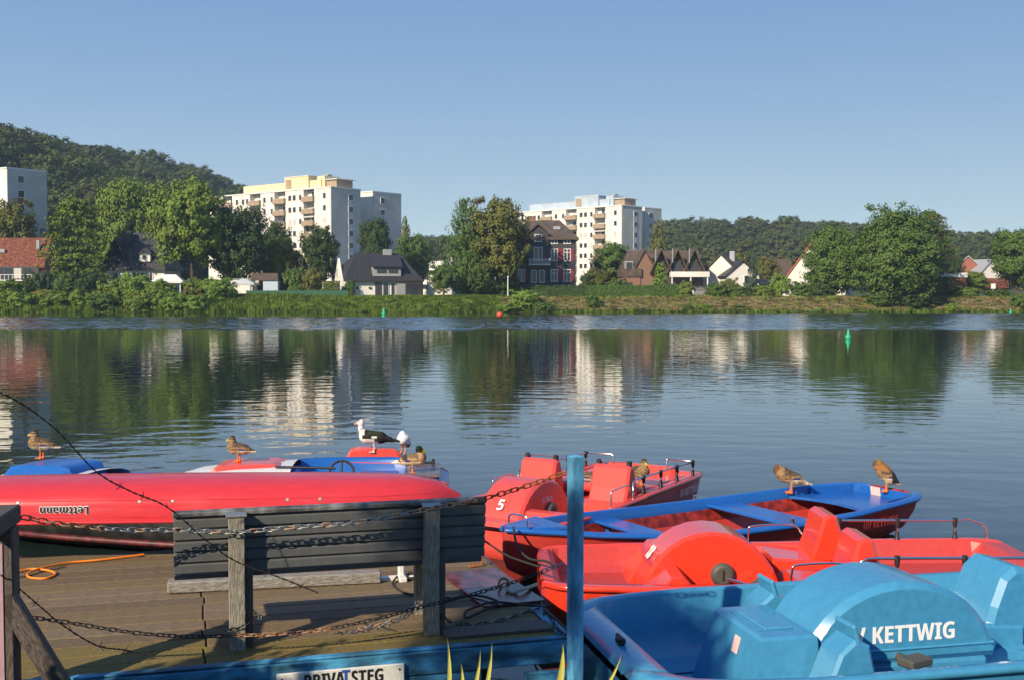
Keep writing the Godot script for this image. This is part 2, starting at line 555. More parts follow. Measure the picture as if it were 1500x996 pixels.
func build_water():
	var n := FastNoiseLite.new()
	n.seed = 31
	n.noise_type = FastNoiseLite.TYPE_SIMPLEX_SMOOTH
	n.frequency = 0.011
	n.fractal_octaves = 4
	n.fractal_gain = 0.42
	var img := n.get_seamless_image(1024, 1024, false, false, 0.2, true)
	img.convert(Image.FORMAT_RGBA8)
	img.bump_map_to_normal_map(24.0)
	T["ripple"] = ImageTexture.create_from_image(img)
	var mk := func(key, scale, amount, rough):
		var m := StandardMaterial3D.new()
		m.albedo_color = lin(0.012, 0.022, 0.020)
		m.roughness = rough
		m.metallic_specular = 0.5
		m.normal_enabled = true
		m.normal_texture = T["ripple"]
		m.normal_scale = amount
		m.uv1_triplanar = true
		m.uv1_world_triplanar = true
		m.uv1_scale = scale
		M[key] = m
	mk.call("calm", Vector3(0.045, 0.045, 0.085), 0.022, 0.012)
	mk.call("breezy", Vector3(0.11, 0.11, 0.25), 0.05, 0.10)
	var st := ST()
	st.set_smooth_group(1)
	quad_o(st, Vector3(-420, 0, 30), Vector3(420, 0, 30), Vector3(420, 0, -172), Vector3(-420, 0, -172), Vector3(0, -9, 0))
	struct_("water", done(st), M.calm)
	# the strip of water that the breeze ruffles, in the middle of the river: real wavelets
	var wv := FastNoiseLite.new()
	wv.seed = 8
	wv.noise_type = FastNoiseLite.TYPE_SIMPLEX_SMOOTH
	wv.fractal_octaves = 2
	wv.frequency = 0.55
	var nx := 420
	var nz := 300
	var V := PackedVector3Array()
	var N := PackedVector3Array()
	var I := PackedInt32Array()
	for j in nz + 1:
		var f := float(j) / nz
		for i in nx + 1:
			var g := float(i) / nx - 0.5
			var x := g * lerpf(110.0, 170.0, f)
			var d0 := 87.5 + noise.get_noise_1d(x * 0.05) * 3.0 + noise.get_noise_1d(x * 0.35 + 50.0) * 1.5
			var d1 := 131.0 + 26.0 * smoothstep(-22.0, 55.0, x) + noise.get_noise_1d(x * 0.04 + 9.0) * 4.0
			var d := lerpf(d0, d1, f)
			var fade := smoothstep(0.0, 0.05, f) * smoothstep(1.0, 0.96, f)
			var gust := 1.15 + 0.5 * noise.get_noise_2d(x * 0.06, d * 0.12)
			V.append(Vector3(x, 0.005 + fade * (0.06 + 0.050 * gust * wv.get_noise_2d(x * 0.8, d * 1.5)), -d))
	for j in nz + 1:
		for i in nx + 1:
			var k := j * (nx + 1) + i
			var e := V[k + 1] if i < nx else V[k]
			var w := V[k - 1] if i > 0 else V[k]
			var far := V[k + nx + 1] if j < nz else V[k]
			var near := V[k - nx - 1] if j > 0 else V[k]
			N.append((e - w).cross(far - near).normalized())
			if i < nx and j < nz: I.append_array([k, k + nx + 1, k + 1, k + 1, k + nx + 1, k + nx + 2])
	var arr = []
	arr.resize(Mesh.ARRAY_MAX)
	arr[Mesh.ARRAY_VERTEX] = V
	arr[Mesh.ARRAY_NORMAL] = N
	arr[Mesh.ARRAY_INDEX] = I
	var am := ArrayMesh.new()
	am.add_surface_from_arrays(Mesh.PRIMITIVE_TRIANGLES, arr)
	struct_("water_ruffled", am, M.breezy)

# ---------------------------------------------------------------- houses on the far bank
var box_cache := {}
func cached_box(s: Vector3, bev := 0.0) -> ArrayMesh:
	var k := "%.3f %.3f %.3f %.3f" % [s.x, s.y, s.z, bev]
	if not box_cache.has(k): box_cache[k] = box_mesh(s, bev)
	return box_cache[k]

func bx(parent: Node, called: String, c: Vector3, s: Vector3, m: Material, bev := 0.0) -> MeshInstance3D:
	return pm(parent, called, cached_box(s, bev), m, Transform3D(Basis(), c))

func side_xf(side: String, along: float, y: float, plane: float) -> Transform3D:
	match side:
		"front": return Transform3D(Basis(), Vector3(along, y, plane))
		"right": return Transform3D(Basis(Vector3.UP, PI / 2), Vector3(plane, y, along))
		"left": return Transform3D(Basis(Vector3.UP, -PI / 2), Vector3(plane, y, along))
	return Transform3D()

# a framed window on a wall: centre (along, y), panes side by side
func win(root: Node, side: String, along: float, y: float, w: float, h: float, plane: float, panes := 1, fm = null, gm = null, called := "window"):
	if fm == null: fm = M.frame
	if gm == null: gm = M.glass
	var o := pm(root, called, cached_box(Vector3(w, h, 0.16)), fm, side_xf(side, along, y, plane))
	var pw := (w - 0.12 * (panes + 1)) / panes
	for k in panes:
		pm(o, "pane", cached_box(Vector3(pw, h - 0.24, 0.06)), gm, Transform3D(Basis(), Vector3(-w * 0.5 + 0.12 + pw * 0.5 + k * (pw + 0.12), 0, 0.065)))
	return o

# a pitched roof: ridge along x, from x0 to x1, eaves at y0 over z0..z1, hips cut in at the ends by hip
func roof_x(root: Node, x0: float, x1: float, z0: float, z1: float, y0: float, y1: float, m: Material, hip0 := 0.0, hip1 := 0.0, thick := 0.25, called := "roof"):
	var st := ST()
	st.set_smooth_group(-1)
	var zm := (z0 + z1) * 0.5
	var c := Vector3((x0 + x1) * 0.5, y0 + (y1 - y0) * 0.3, zm)
	var a = Vector3(x0, y0, z1); var b = Vector3(x1, y0, z1); var e = Vector3(x1, y0, z0); var f = Vector3(x0, y0, z0)
	var r0 = Vector3(x0 + hip0, y1, zm); var r1 = Vector3(x1 - hip1, y1, zm)
	var dn := Vector3(0, -thick, 0)
	quad_o(st, a, b, r1, r0, c); quad_o(st, f, e, r1, r0, c)
	tri_o(st, a, f, r0, c); tri_o(st, b, e, r1, c)
	for q in [[a, b], [b, e], [e, f], [f, a]]:
		quad_o(st, q[0], q[1], q[1] + dn, q[0] + dn, c)
	quad_o(st, a + dn, b + dn, e + dn, f + dn, c)
	return part(root, called, st, m)

func roof_z(root: Node, z0: float, z1: float, x0: float, x1: float, y0: float, y1: float, m: Material, thick := 0.25, called := "roof"):
	var st := ST()
	st.set_smooth_group(-1)
	var xm := (x0 + x1) * 0.5
	# two sloping slabs, open at the gable ends
	for s in [[x0, xm], [x1, xm]]:
		var a = Vector3(s[0], y0, z0); var b = Vector3(s[1], y1, z0); var c = Vector3(s[1], y1, z1); var d = Vector3(s[0], y0, z1)
		var dn := Vector3(0, -thick, 0)
		var o = (a + b + c + d) * 0.25 + dn * 0.5
		quad_o(st, a, b, c, d, o); quad_o(st, a + dn, b + dn, c + dn, d + dn, o)
		quad_o(st, a, b, b + dn, a + dn, o); quad_o(st, d, c, c + dn, d + dn, o); quad_o(st, a, d, d + dn, a + dn, o)
	return part(root, called, st, m)

func gable_wall(root: Node, side: String, w: float, h0: float, h1: float, thick: float, along: float, plane: float, m: Material, called := "wall"):
	var st := ST()
	slab(st, V2([-w / 2, 0, w / 2, 0, w / 2, h0, 0, h1, -w / 2, h0]), -thick, 0)
	return part(root, called, st, m, side_xf(side, along, 0, plane))

# origin: the foot of the corner between the long sunlit front (runs to -x) and the end wall (faces +x)
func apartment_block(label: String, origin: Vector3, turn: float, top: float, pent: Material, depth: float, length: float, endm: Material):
	var t := thing("apartment_block", label, "apartment block", origin, turn)
	var W = M.render_white
	var st_h := 2.8
	var n := int(top / st_h)
	# where the loggias are, along the front
	var log = [[-9.5, -5.8], [-20.0, -16.0], [-29.2, -25.2], [-40.0, -36.2]]
	bx(t, "core", Vector3(-length / 2, top / 2 - 0.1, -depth / 2 - 0.75), Vector3(length - 0.5, top - 0.2, depth - 1.5), W)
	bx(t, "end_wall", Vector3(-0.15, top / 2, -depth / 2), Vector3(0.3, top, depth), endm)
	var edges = [-0.3]
	for l in log:
		edges.append(l[1]); edges.append(l[0])
	edges.append(-length)
	for k in range(0, edges.size(), 2):
		var x1: float = edges[k]
		var x0: float = edges[k + 1]
		bx(t, "front_wall", Vector3((x0 + x1) / 2, top / 2, -0.75), Vector3(x1 - x0 - 0.004, top, 1.5), W)
	bx(t, "parapet", Vector3(-length / 2, top + 0.12, -depth / 2), Vector3(length + 0.3, 0.26, depth + 0.3), M.frame)
	for l in log:
		var w: float = l[1] - l[0]
		var xc: float = (l[0] + l[1]) / 2
		for k in n:
			var y := top - 2.8 - k * st_h
			if y < 0.5: continue
			var b := bx(t, "balcony", Vector3(xc, y + 0.45, 0.2), Vector3(w + 0.3, 1.15, 0.9), M.balcony)
			bx(b, "cap", Vector3(0, 0.6, 0.0), Vector3(w + 0.36, 0.06, 0.96), M.concrete)
			bx(t, "floor_slab", Vector3(xc, y - 0.02, -0.8), Vector3(w - 0.01, 0.2, 1.3), M.render_grey)
			var g = M.glass if (k * 7 + int(xc)) % 3 else M.curtain
			win(t, "front", xc + 0.5, y + 1.45, w * 0.6, 1.9, -1.5, 2, M.frame, g, "balcony_door")
			if (k + int(-xc)) % 4 == 1:
				bx(b, "awning", Vector3(0, 1.55, -0.1), Vector3(w, 0.35, 0.5), M.curtain)
	# window columns: [along, width, panes]
	var cols = [[-2.2, 1.15, 1], [-10.6, 1.0, 1], [-12.7, 1.25, 1], [-14.3, 1.25, 1], [-20.9, 1.0, 1], [-23.6, 1.1, 1], [-30.2, 1.1, 1], [-31.8, 1.1, 1], [-34.2, 1.1, 1], [-42.0, 1.1, 1]]
	for c in cols:
		if c[0] < -length + 1: continue
		for k in n:
			var y := top - 1.75 - k * st_h
			if y < 1.2: continue
			var g = M.glass if (k * 5 + int(c[0] * 3.0)) % 4 else M.curtain
			win(t, "front", c[0], y, c[1], 1.45, 0.02, c[2], M.frame, g)
	for k in n:
		var y := top - 1.9 - k * st_h
		if y < 1.2: continue
		win(t, "right", -depth * 0.66, y, 1.5, 1.45, 0.02, 1, M.frame, M.glass)
		if k > 0: bx(t, "panel", Vector3(0.03, y + 1.4, -depth * 0.66), Vector3(0.1, 1.2, 1.5), M.render_grey)
	# set-back top storey and roof boxes
	bx(t, "penthouse", Vector3(-length * 0.43, top + 1.2, -depth * 0.55), Vector3(length * 0.62, 2.1, depth * 0.7), pent)
	bx(t, "penthouse", Vector3(-13.5, top + 1.75, -depth * 0.5), Vector3(8.5, 3.2, depth * 0.72), pent)
	bx(t, "roof_rim", Vector3(-13.5, top + 3.4, -depth * 0.5), Vector3(8.8, 0.14, depth * 0.75), M.frame)
	bx(t, "lift_opening", Vector3(-16.3, top + 1.7, -depth * 0.5 + depth * 0.36), Vector3(2.0, 2.2, 0.12), M.balcony)
	bx(t, "stair_head", Vector3(-6.0, top + 1.65, -depth * 0.5), Vector3(2.6, 3.0, depth * 0.5), pent)
	bx(t, "penthouse", Vector3(-3.2, top + 1.2, -depth * 0.6), Vector3(3.6, 2.0, depth * 0.55), M.balcony)
	bx(t, "roof_rim", Vector3(-3.4, top + 2.26, -depth * 0.6), Vector3(5.2, 0.14, depth * 0.66), M.frame)
	for x in [-20.0, -6.2]:
		bx(t, "roof_vent", Vector3(x, top + (2.5 if x < -10 else 3.4), -depth * 0.5), Vector3(1.6, 0.5, 1.4), M.zinc)
	return t

func wing_block(label: String, origin: Vector3, turn: float, top: float, depth: float, length: float):
	var t := thing("apartment_wing", label, "apartment block", origin, turn)
	bx(t, "wall", Vector3(-length / 2, top / 2, -depth / 2), Vector3(length, top, depth), M.render_white)
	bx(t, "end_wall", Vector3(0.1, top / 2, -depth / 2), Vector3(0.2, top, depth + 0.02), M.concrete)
	bx(t, "parapet", Vector3(-length / 2, top + 0.12, -depth / 2), Vector3(length + 0.5, 0.26, depth + 0.3), M.frame)
	for k in int(top / 2.8):
		var y := top - 1.9 - k * 2.8
		if y < 1.2: continue
		win(t, "right", -depth * 0.33, y, 1.5, 1.5, 0.22, 1, M.frame, M.glass)
		if k == 1: bx(t, "panel", Vector3(0.22, y - 1.4, -depth * 0.33), Vector3(0.1, 1.2, 1.5), M.redbrick if origin.x < -80 else M.render_grey)
	return t

func ground_at(px: float, d: float) -> Vector3:
	var x := (px - 750.0) / FOCAL * d
	return Vector3(x, land(x, d), -d)

func build_far_buildings():
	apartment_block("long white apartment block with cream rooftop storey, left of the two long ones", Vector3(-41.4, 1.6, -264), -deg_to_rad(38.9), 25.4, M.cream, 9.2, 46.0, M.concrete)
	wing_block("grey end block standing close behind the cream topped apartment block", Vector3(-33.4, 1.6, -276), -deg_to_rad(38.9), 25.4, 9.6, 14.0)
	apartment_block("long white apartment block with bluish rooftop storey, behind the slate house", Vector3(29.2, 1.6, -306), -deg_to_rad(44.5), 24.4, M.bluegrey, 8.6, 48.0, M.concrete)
	wing_block("grey end block right behind the bluish topped apartment block", Vector3(36.4, 1.6, -317), -deg_to_rad(44.5), 24.6, 7.5, 12.0)
	wing_block("grey apartment block with one window column at the left edge, below the wooded hill", Vector3(-97.2, 1.6, -222), -deg_to_rad(33.0), 25.2, 8.6, 20.0)
	metal_roof_house()
	slate_house()
	brick_house()
	left_houses()
	right_houses()

func metal_roof_house():
	var o := ground_at(561, 190)
	var t := thing("white_house", "white house with big dark metal roof and long dormer by the lawn", "house", Vector3(o.x, o.y - 0.2, -188), deg_to_rad(17))
	bx(t, "wall", Vector3(-0.6, 1.6, -4.2), Vector3(11.8, 3.2, 8.0), M.render_white)
	# gable end towards the left
	gable_wall(t, "left", 7.6, 3.0, 6.6, 0.3, -4.2, -6.52, M.render_white)
	win(t, "left", -4.2, 4.2, 1.0, 1.6, -6.56, 1)
	var st := ST()
	st.set_smooth_group(-1)
	var c := Vector3(0, 3.5, -4.2)
	var a = Vector3(-6.3, 2.9, 0.5); var b = Vector3(7.0, 2.9, 0.5); var e = Vector3(7.0, 2.9, -8.9); var f = Vector3(-6.3, 2.9, -8.9)
	var r0 = Vector3(-3.6, 7.5, -4.2); var r1 = Vector3(3.8, 7.5, -4.2); var h0 = Vector3(-5.9, 5.4, -4.2)
	quad_o(st, a, b, r1, r0, c); quad_o(st, f, e, r1, r0, c); tri_o(st, b, e, r1, c)
	tri_o(st, a, h0, r0, c); tri_o(st, f, h0, r0, c)
	quad_o(st, a, b, b - Vector3(0, 0.2, 0), a - Vector3(0, 0.2, 0), c); quad_o(st, b, e, e - Vector3(0, 0.2, 0), b - Vector3(0, 0.2, 0), c)
	var rf := part(t, "roof", st, M.roofdark)
	# standing seams
	for k in 16:
		var x := -5.8 + k * 0.8
		var u := clampf(x, -3.4, 3.6)
		st = ST()
		tube(st, [Vector3(x, 2.96, 0.45), Vector3(lerpf(x, u, 0.92), 7.25, -4.0)], 0.045, 4, -1)
		part(rf, "seam", st, M.roofdark)
	bx(rf, "chimney", Vector3(1.6, 7.4, -3.4), Vector3(1.3, 1.4, 0.9), M.zinc)
	var dm := Node3D.new()
	dm.name = "dormer"
	t.add_child(dm)
	bx(dm, "cheek", Vector3(0.9, 4.35, -1.2), Vector3(4.6, 1.5, 2.4), M.zinc)
	var s2 := ST()
	slab(s2, V2([0.4, 5.0, -2.9, 7.0, -2.9, 7.15, 0.5, 5.15]), -1.6, 3.5, 0.0, -1, Transform3D(Basis(Vector3(0, 0, 1), Vector3.UP, Vector3(1, 0, 0)), Vector3.ZERO))
	part(dm, "roof", s2, M.roofdark)
	for x in [0.0, 1.9]: win(dm, "front", x, 4.5, 1.5, 0.7, 0.03, 2, M.darkframe)
	win(t, "front", -0.5, 1.5, 1.1, 2.2, -0.16, 1, M.darkframe)
	win(t, "front", 0.7, 1.4, 1.1, 2.5, -0.16, 1, M.frame, M.glass, "garden_door")
	win(t, "front", 1.9, 1.5, 0.8, 2.2, -0.16, 1, M.frame)
	bx(t, "porch_wall", Vector3(3.2, 1.45, -0.05), Vector3(1.4, 2.9, 0.5), M.zinc)
	bx(t, "conservatory", Vector3(5.4, 1.4, -0.6), Vector3(2.9, 2.8, 2.0), M.darkframe)
	for k in 3: bx(t, "pane", Vector3(4.5 + k * 0.92, 1.35, 0.42), Vector3(0.8, 2.2, 0.06), M.glass)
	for x in [-4.0, -1.9]:
		bx(t, "flower_basket", Vector3(x, 1.7, -0.1), Vector3(0.5, 0.4, 0.25), M.leaf_olive, 0.1)
	# low outbuilding at the right
	var g := thing("garage", "low white outbuilding beside the big dark metal roof", "outbuilding", Vector3(at(644, 430, 192).x, o.y - 0.2, -192), deg_to_rad(6))
	bx(g, "wall", Vector3(0, 1.3, -2), Vector3(4.0, 2.6, 4.0), M.render_white)
	bx(g, "flat_roof", Vector3(0, 2.7, -2), Vector3(4.3, 0.2, 4.3), M.zinc)
	var f2 := thing("white_building", "far flat roofed white building between the dark metal roof and tall trees", "building", Vector3(at(630, 430, 262).x, 1.7, -262), -0.3)
	for k in 3:
		bx(f2, "storey", Vector3(k * 1.2, 1.5 + k * 3.2, -k * 2.0), Vector3(9.0 - k * 1.5, 3.2, 8.0), M.render_white)
		bx(f2, "band", Vector3(k * 1.2, 2.6 + k * 3.2, 4.05 - k * 2.0), Vector3(8.0 - k * 1.5, 1.0, 0.12), M.glass)

func slate_house():
	var o := ground_at(792, 193)
	var t := thing("slate_house", "tall dark slate clad house with red shutters and white windows", "house", Vector3(at(790, 430, 193).x, o.y - 0.2, -193), deg_to_rad(0))
	# local x: 8.73 px to the metre, 0 at photo column 790
	bx(t, "wall", Vector3(-0.6, 4.9, -5.0), Vector3(13.4, 9.8, 10.0), M.slatewall)
	bx(t, "bay", Vector3(-0.2, 5.5, 0.25), Vector3(3.3, 11.0, 0.5), M.slatewall)
	gable_wall(t, "front", 3.5, 10.8, 12.0, 0.3, -0.2, 0.52, M.slatewall, "bay_gable")
	roof_x(t, -8.0, 6.6, -10.6, 0.7, 10.0, 13.3, M.roofbrown, 1.8, 3.0, 0.3)
	roof_z(t, -4.0, 0.9, -2.3, 1.9, 10.7, 12.5, M.roofbrown, 0.25, "bay_roof")
	bx(t, "chimney", Vector3(-1.2, 13.2, -5.0), Vector3(1.0, 1.6, 0.9), M.brick)
	for s in [Vector3(-3.0, 12.5, -3.0), Vector3(3.0, 11.8, -2.0)]:
		pm(t, "skylight", cached_box(Vector3(1.2, 0.12, 0.9)), M.zinc, Transform3D(Basis(Vector3.RIGHT, 0.6), s))
	var ys = [3.75, 7.2, 9.5]
	for row in 3:
		for x in [2.5, 4.65]:
			var h := 2.1 if row < 2 else 0.95
			var w = win(t, "front", x, ys[row], 1.2, h, 0.03, 2, M.frame, M.glass)
			if row < 2: bx(w, "transom", Vector3(0, 0.4, 0.08), Vector3(1.1, 0.1, 0.08), M.frame)
	for row in 2:
		for x in [2.5, 4.65]:
			for s in [-1, 1]:
				if row == 0 and x < 3 and s < 0: continue
				bx(t, "shutter", Vector3(x + s * 0.86, ys[row], 0.06), Vector3(0.46, 2.1, 0.1), M.shutter)
	for x in [-3.0, -5.3]:
		for row in 2:
			win(t, "front", x, ys[row], 1.2, 2.1, 0.03, 2, M.frame, M.glass)
			for s in [-1, 1]: bx(t, "shutter", Vector3(x + s * 0.86, ys[row], 0.06), Vector3(0.46, 2.1, 0.1), M.shutter)
	win(t, "front", -0.2, 7.35, 1.45, 2.3, 0.52, 2)
	win(t, "front", -0.2, 10.0, 1.2, 1.3, 0.52, 2)
	for x in [-0.9, 0.4]: win(t, "front", x, 3.6, 0.95, 2.1, 0.53, 1)
	var bal := bx(t, "balcony", Vector3(0.0, 5.55, 1.0), Vector3(3.6, 0.2, 1.1), M.frame)
	bx(bal, "rail", Vector3(0, 0.9, 0.5), Vector3(3.6, 0.1, 0.08), M.frame)
	for k in 15: bx(bal, "baluster", Vector3(-1.7 + k * 0.243, 0.45, 0.5), Vector3(0.08, 0.85, 0.06), M.frame)
	bx(t, "plinth", Vector3(-0.6, 0.9, 0.03), Vector3(13.5, 1.8, 0.1), M.zinc)

func brick_house():
	var d := 198.0
	var o := ground_at(975, d)
	var t := thing("brick_house", "brown brick house with three pointed gables and two white balconies", "house", Vector3(at(975, 430, d).x, o.y - 0.2, -d), deg_to_rad(2))
	# local x: 8.5 px to the metre, 0 at photo column 975
	bx(t, "wall", Vector3(-0.6, 1.9, -4.5), Vector3(13.5, 3.8, 8.0), M.brick)
	bx(t, "side_wing", Vector3(-6.0, 1.8, -2.0), Vector3(3.2, 3.6, 5.0), M.brick)
	bx(t, "wing_roof", Vector3(-6.0, 4.3, -2.0), Vector3(3.6, 1.4, 5.4), M.roofbrown)
	gable_wall(t, "front", 4.4, 4.0, 8.0, 0.4, -3.6, 0.3, M.brick, "gable")
	bx(t, "front_bay", Vector3(-3.6, 2.0, -0.5), Vector3(4.4, 4.0, 1.1), M.brick)
	roof_x(t, -7.4, 7.2, -8.8, -0.6, 4.2, 8.3, M.roofbrown, 1.5, 0.6, 0.3)
	for k in 3:
		var x := -0.9 + k * 2.9
		var rz = roof_z(t, -4.5, 1.2 - k * 0.1, x - 1.9, x + 1.9, 4.4, 8.5, M.roofbrown, 0.35, "gable_roof")
		gable_wall(t, "front", 3.0, 4.4, 7.6, 0.2, x, 0.1, M.darkframe, "gable_front")
		win(t, "front", x, 5.4, 1.3, 1.8, 0.14, 2, M.darkframe)
		bx(rz, "barge_cap", Vector3(x - 1.0, 7.2, 1.1), Vector3(0.16, 2.4, 0.1), M.zinc)
	roof_z(t, -4.5, 0.6, -6.3, -0.9, 3.6, 8.5, M.roofbrown, 0.35, "gable_roof")
	bx(t, "balcony", Vector3(3.9, 4.0, 1.1), Vector3(6.6, 0.9, 2.0), M.render_white)
	bx(t, "terrace", Vector3(3.0, 0.9, 1.3), Vector3(8.4, 0.75, 2.4), M.render_white)
	for k in 4: win(t, "front", 1.4 + k * 1.5, 2.4, 1.4, 2.0, -0.46, 1, M.darkframe)
	for x in [0.8, 4.0, 6.9]: bx(t, "post", Vector3(x, 2.4, 1.9), Vector3(0.18, 2.3, 0.18), M.frame)
	win(t, "front", -6.3, 2.2, 1.0, 0.9, 0.52, 1, M.darkframe)
	win(t, "front", -6.2, 5.6, 1.0, 1.0, -0.6, 1, M.darkframe)
	bx(t, "dormer", Vector3(-6.2, 5.6, -1.4), Vector3(1.4, 1.4, 1.5), M.zinc)
	bx(t, "shed_wall", Vector3(-5.6, 0.9, 1.5), Vector3(2.0, 1.7, 1.2), M.render_white)

func simple_house(called: String, label: String, px: float, d: float, turn: float, w: float, dep: float, h0: float, h1: float, wm: Material, rm: Material, along_x := true, wins := []):
	var g := ground_at(px, d)
	var t := thing(called, label, "house", Vector3(g.x, g.y - 0.25, -d), turn)
	bx(t, "wall", Vector3(0, h0 / 2, -dep / 2), Vector3(w, h0, dep), wm)
	if along_x:
		roof_x(t, -w / 2 - 0.3, w / 2 + 0.3, -dep - 0.4, 0.4, h0, h1, rm, 0.0, 0.0)
		for s in ["left", "right"]:
			gable_wall(t, s, dep, h0, h1 - 0.3, 0.2, -dep / 2, (w / 2 + 0.34) * (-1 if s == "left" else 1), wm, "gable")
	else:
		roof_z(t, -dep - 0.3, 0.3, -w / 2 - 0.35, w / 2 + 0.35, h0, h1, rm)
		gable_wall(t, "front", w, h0, h1 - 0.4, 0.3, 0, 0.02, wm, "gable")
	for q in wins:
		win(t, "front", q[0], q[1], q[2], q[3], 0.06, q[4] if q.size() > 4 else 1)
	return t

func left_houses():
	# red tiled house at the left edge
	var t = simple_house("tiled_house", "house with red tiled roof and balcony at the left edge", 22, 192, deg_to_rad(4), 9.0, 8.0, 5.3, 10.3, M.redbrick, M.rooftile, true)
	bx(t, "upper_front", Vector3(0.0, 4.2, 0.2), Vector3(8.0, 2.2, 0.5), M.darkframe)
	for k in 4: bx(t, "pane", Vector3(-2.4 + k * 1.5, 4.2, 0.49), Vector3(1.2, 1.7, 0.06), M.glass if k != 2 else M.curtain)
	var b := bx(t, "balcony", Vector3(0.4, 3.0, 0.9), Vector3(7.2, 0.2, 1.4), M.frame)
	bx(b, "rail", Vector3(0, 0.95, 0.66), Vector3(7.2, 0.08, 0.06), M.frame)
	for k in 12: bx(b, "baluster", Vector3(-3.4 + k * 0.62, 0.5, 0.66), Vector3(0.06, 0.9, 0.05), M.frame)
	bx(t, "skylight", Vector3(-2.6, 8.0, -1.7), Vector3(0.9, 0.6, 0.5), M.zinc)
	bx(t, "chimney", Vector3(3.2, 9.0, -2.0), Vector3(0.5, 1.6, 0.5), M.zinc)
	# white bungalow with hipped slate roof
	var g := ground_at(195, 192)
	t = thing("slate_roof_bungalow", "white bungalow with steep dark slate roof and small dormer", "house", Vector3(g.x, g.y + 2.0, -192), deg_to_rad(-3))
	bx(t, "basement", Vector3(0.4, -1.1, -4.1), Vector3(9.6, 2.2, 7.8), M.render_grey)
	bx(t, "wall", Vector3(0.4, 1.5, -4), Vector3(9.8, 3.0, 8.0), M.render_white)
	roof_x(t, -5.2, 5.7, -8.6, 0.7, 2.7, 8.9, M.slate, 3.2, 2.6, 0.3)
	roof_z(t, -4.2, 0.4, -5.4, -0.4, 2.75, 8.0, M.slate, 0.25, "front_gable")
	bx(t, "chimney", Vector3(-1.6, 7.4, -2.4), Vector3(1.1, 3.4, 1.1), M.slate)
	var dm := bx(t, "dormer", Vector3(2.1, 4.6, -0.6), Vector3(1.8, 1.4, 1.6), M.render_white)
	roof_x(dm, -1.2, 1.2, -1.0, 1.1, 0.7, 1.7, M.slate, 1.0, 1.0, 0.15)
	win(dm, "front", 0, 0, 1.0, 1.0, 0.82, 1)
	for k in 5: win(t, "front", 0.2 + k * 0.72, 1.4, 0.62, 1.5, 0.04, 1)
	win(t, "front", -3.0, 1.4, 1.0, 1.5, 0.04, 1)
	# garden pavilion
	g = ground_at(245, 184)
	t = thing("garden_pavilion", "white garden pavilion with pale roof beside the slate roofed bungalow", "pavilion", Vector3(g.x, g.y, -184), 0.1)
	bx(t, "wall", Vector3(-0.6, 1.2, -1.5), Vector3(3.0, 2.4, 2.6), M.render_white)
	for x in [-2.0, 0.0, 2.0]: bx(t, "post", Vector3(x, 1.2, 0.0), Vector3(0.14, 2.4, 0.14), M.frame)
	roof_x(t, -2.5, 2.5, -3.2, 0.4, 2.5, 3.6, M.frame, 1.4, 1.4, 0.3)
	bx(t, "awning", Vector3(-4.0, 1.7, -0.4), Vector3(3.2, 0.14, 1.6), M.frame)
	# sheds and gazebo under the big dark tree
	g = ground_at(352, 187)
	t = thing("white_shed", "small white shed under the dark tree, left of the blue white one", "shed", Vector3(g.x, g.y - 0.1, -187), 0.0)
	bx(t, "wall", Vector3(0, 1.5, -1.5), Vector3(3.2, 3.0, 3.0), M.render_white)
	bx(t, "flat_roof", Vector3(0, 3.08, -1.5), Vector3(3.5, 0.16, 3.3), M.zinc)
	g = ground_at(396, 187)
	t = thing("pale_shed", "pale blue white shed with dark pitched roof right of the dark tree", "shed", Vector3(g.x, g.y - 0.1, -187), 0.0)
	bx(t, "wall", Vector3(0, 1.45, -1.5), Vector3(2.4, 2.9, 3.0), M.shedblue)
	roof_x(t, -3.6, 1.3, -3.3, 0.2, 2.9, 4.0, M.roofbrown, 0.6, 0.4, 0.15)
	g = ground_at(355, 182)
	t = thing("gazebo", "grey garden gazebo with tent roof at the lawn's edge", "gazebo", Vector3(g.x, g.y, -182), 0.0)
	for x in [-1.5, 1.5]:
		for z in [-2.6, 0.0]: bx(t, "post", Vector3(x, 1.1, z), Vector3(0.12, 2.2, 0.12), M.frame)
	roof_x(t, -1.9, 1.9, -3.0, 0.4, 2.2, 3.0, M.render_grey, 1.7, 1.7, 0.25)
	bx(t, "table", Vector3(0, 0.7, -1.2), Vector3(1.4, 0.08, 0.8), M.frame, 0.02)
	for x in [-0.5, 0.5]: bx(t, "table_leg", Vector3(x, 0.33, -1.2), Vector3(0.08, 0.66, 0.5), M.frame)

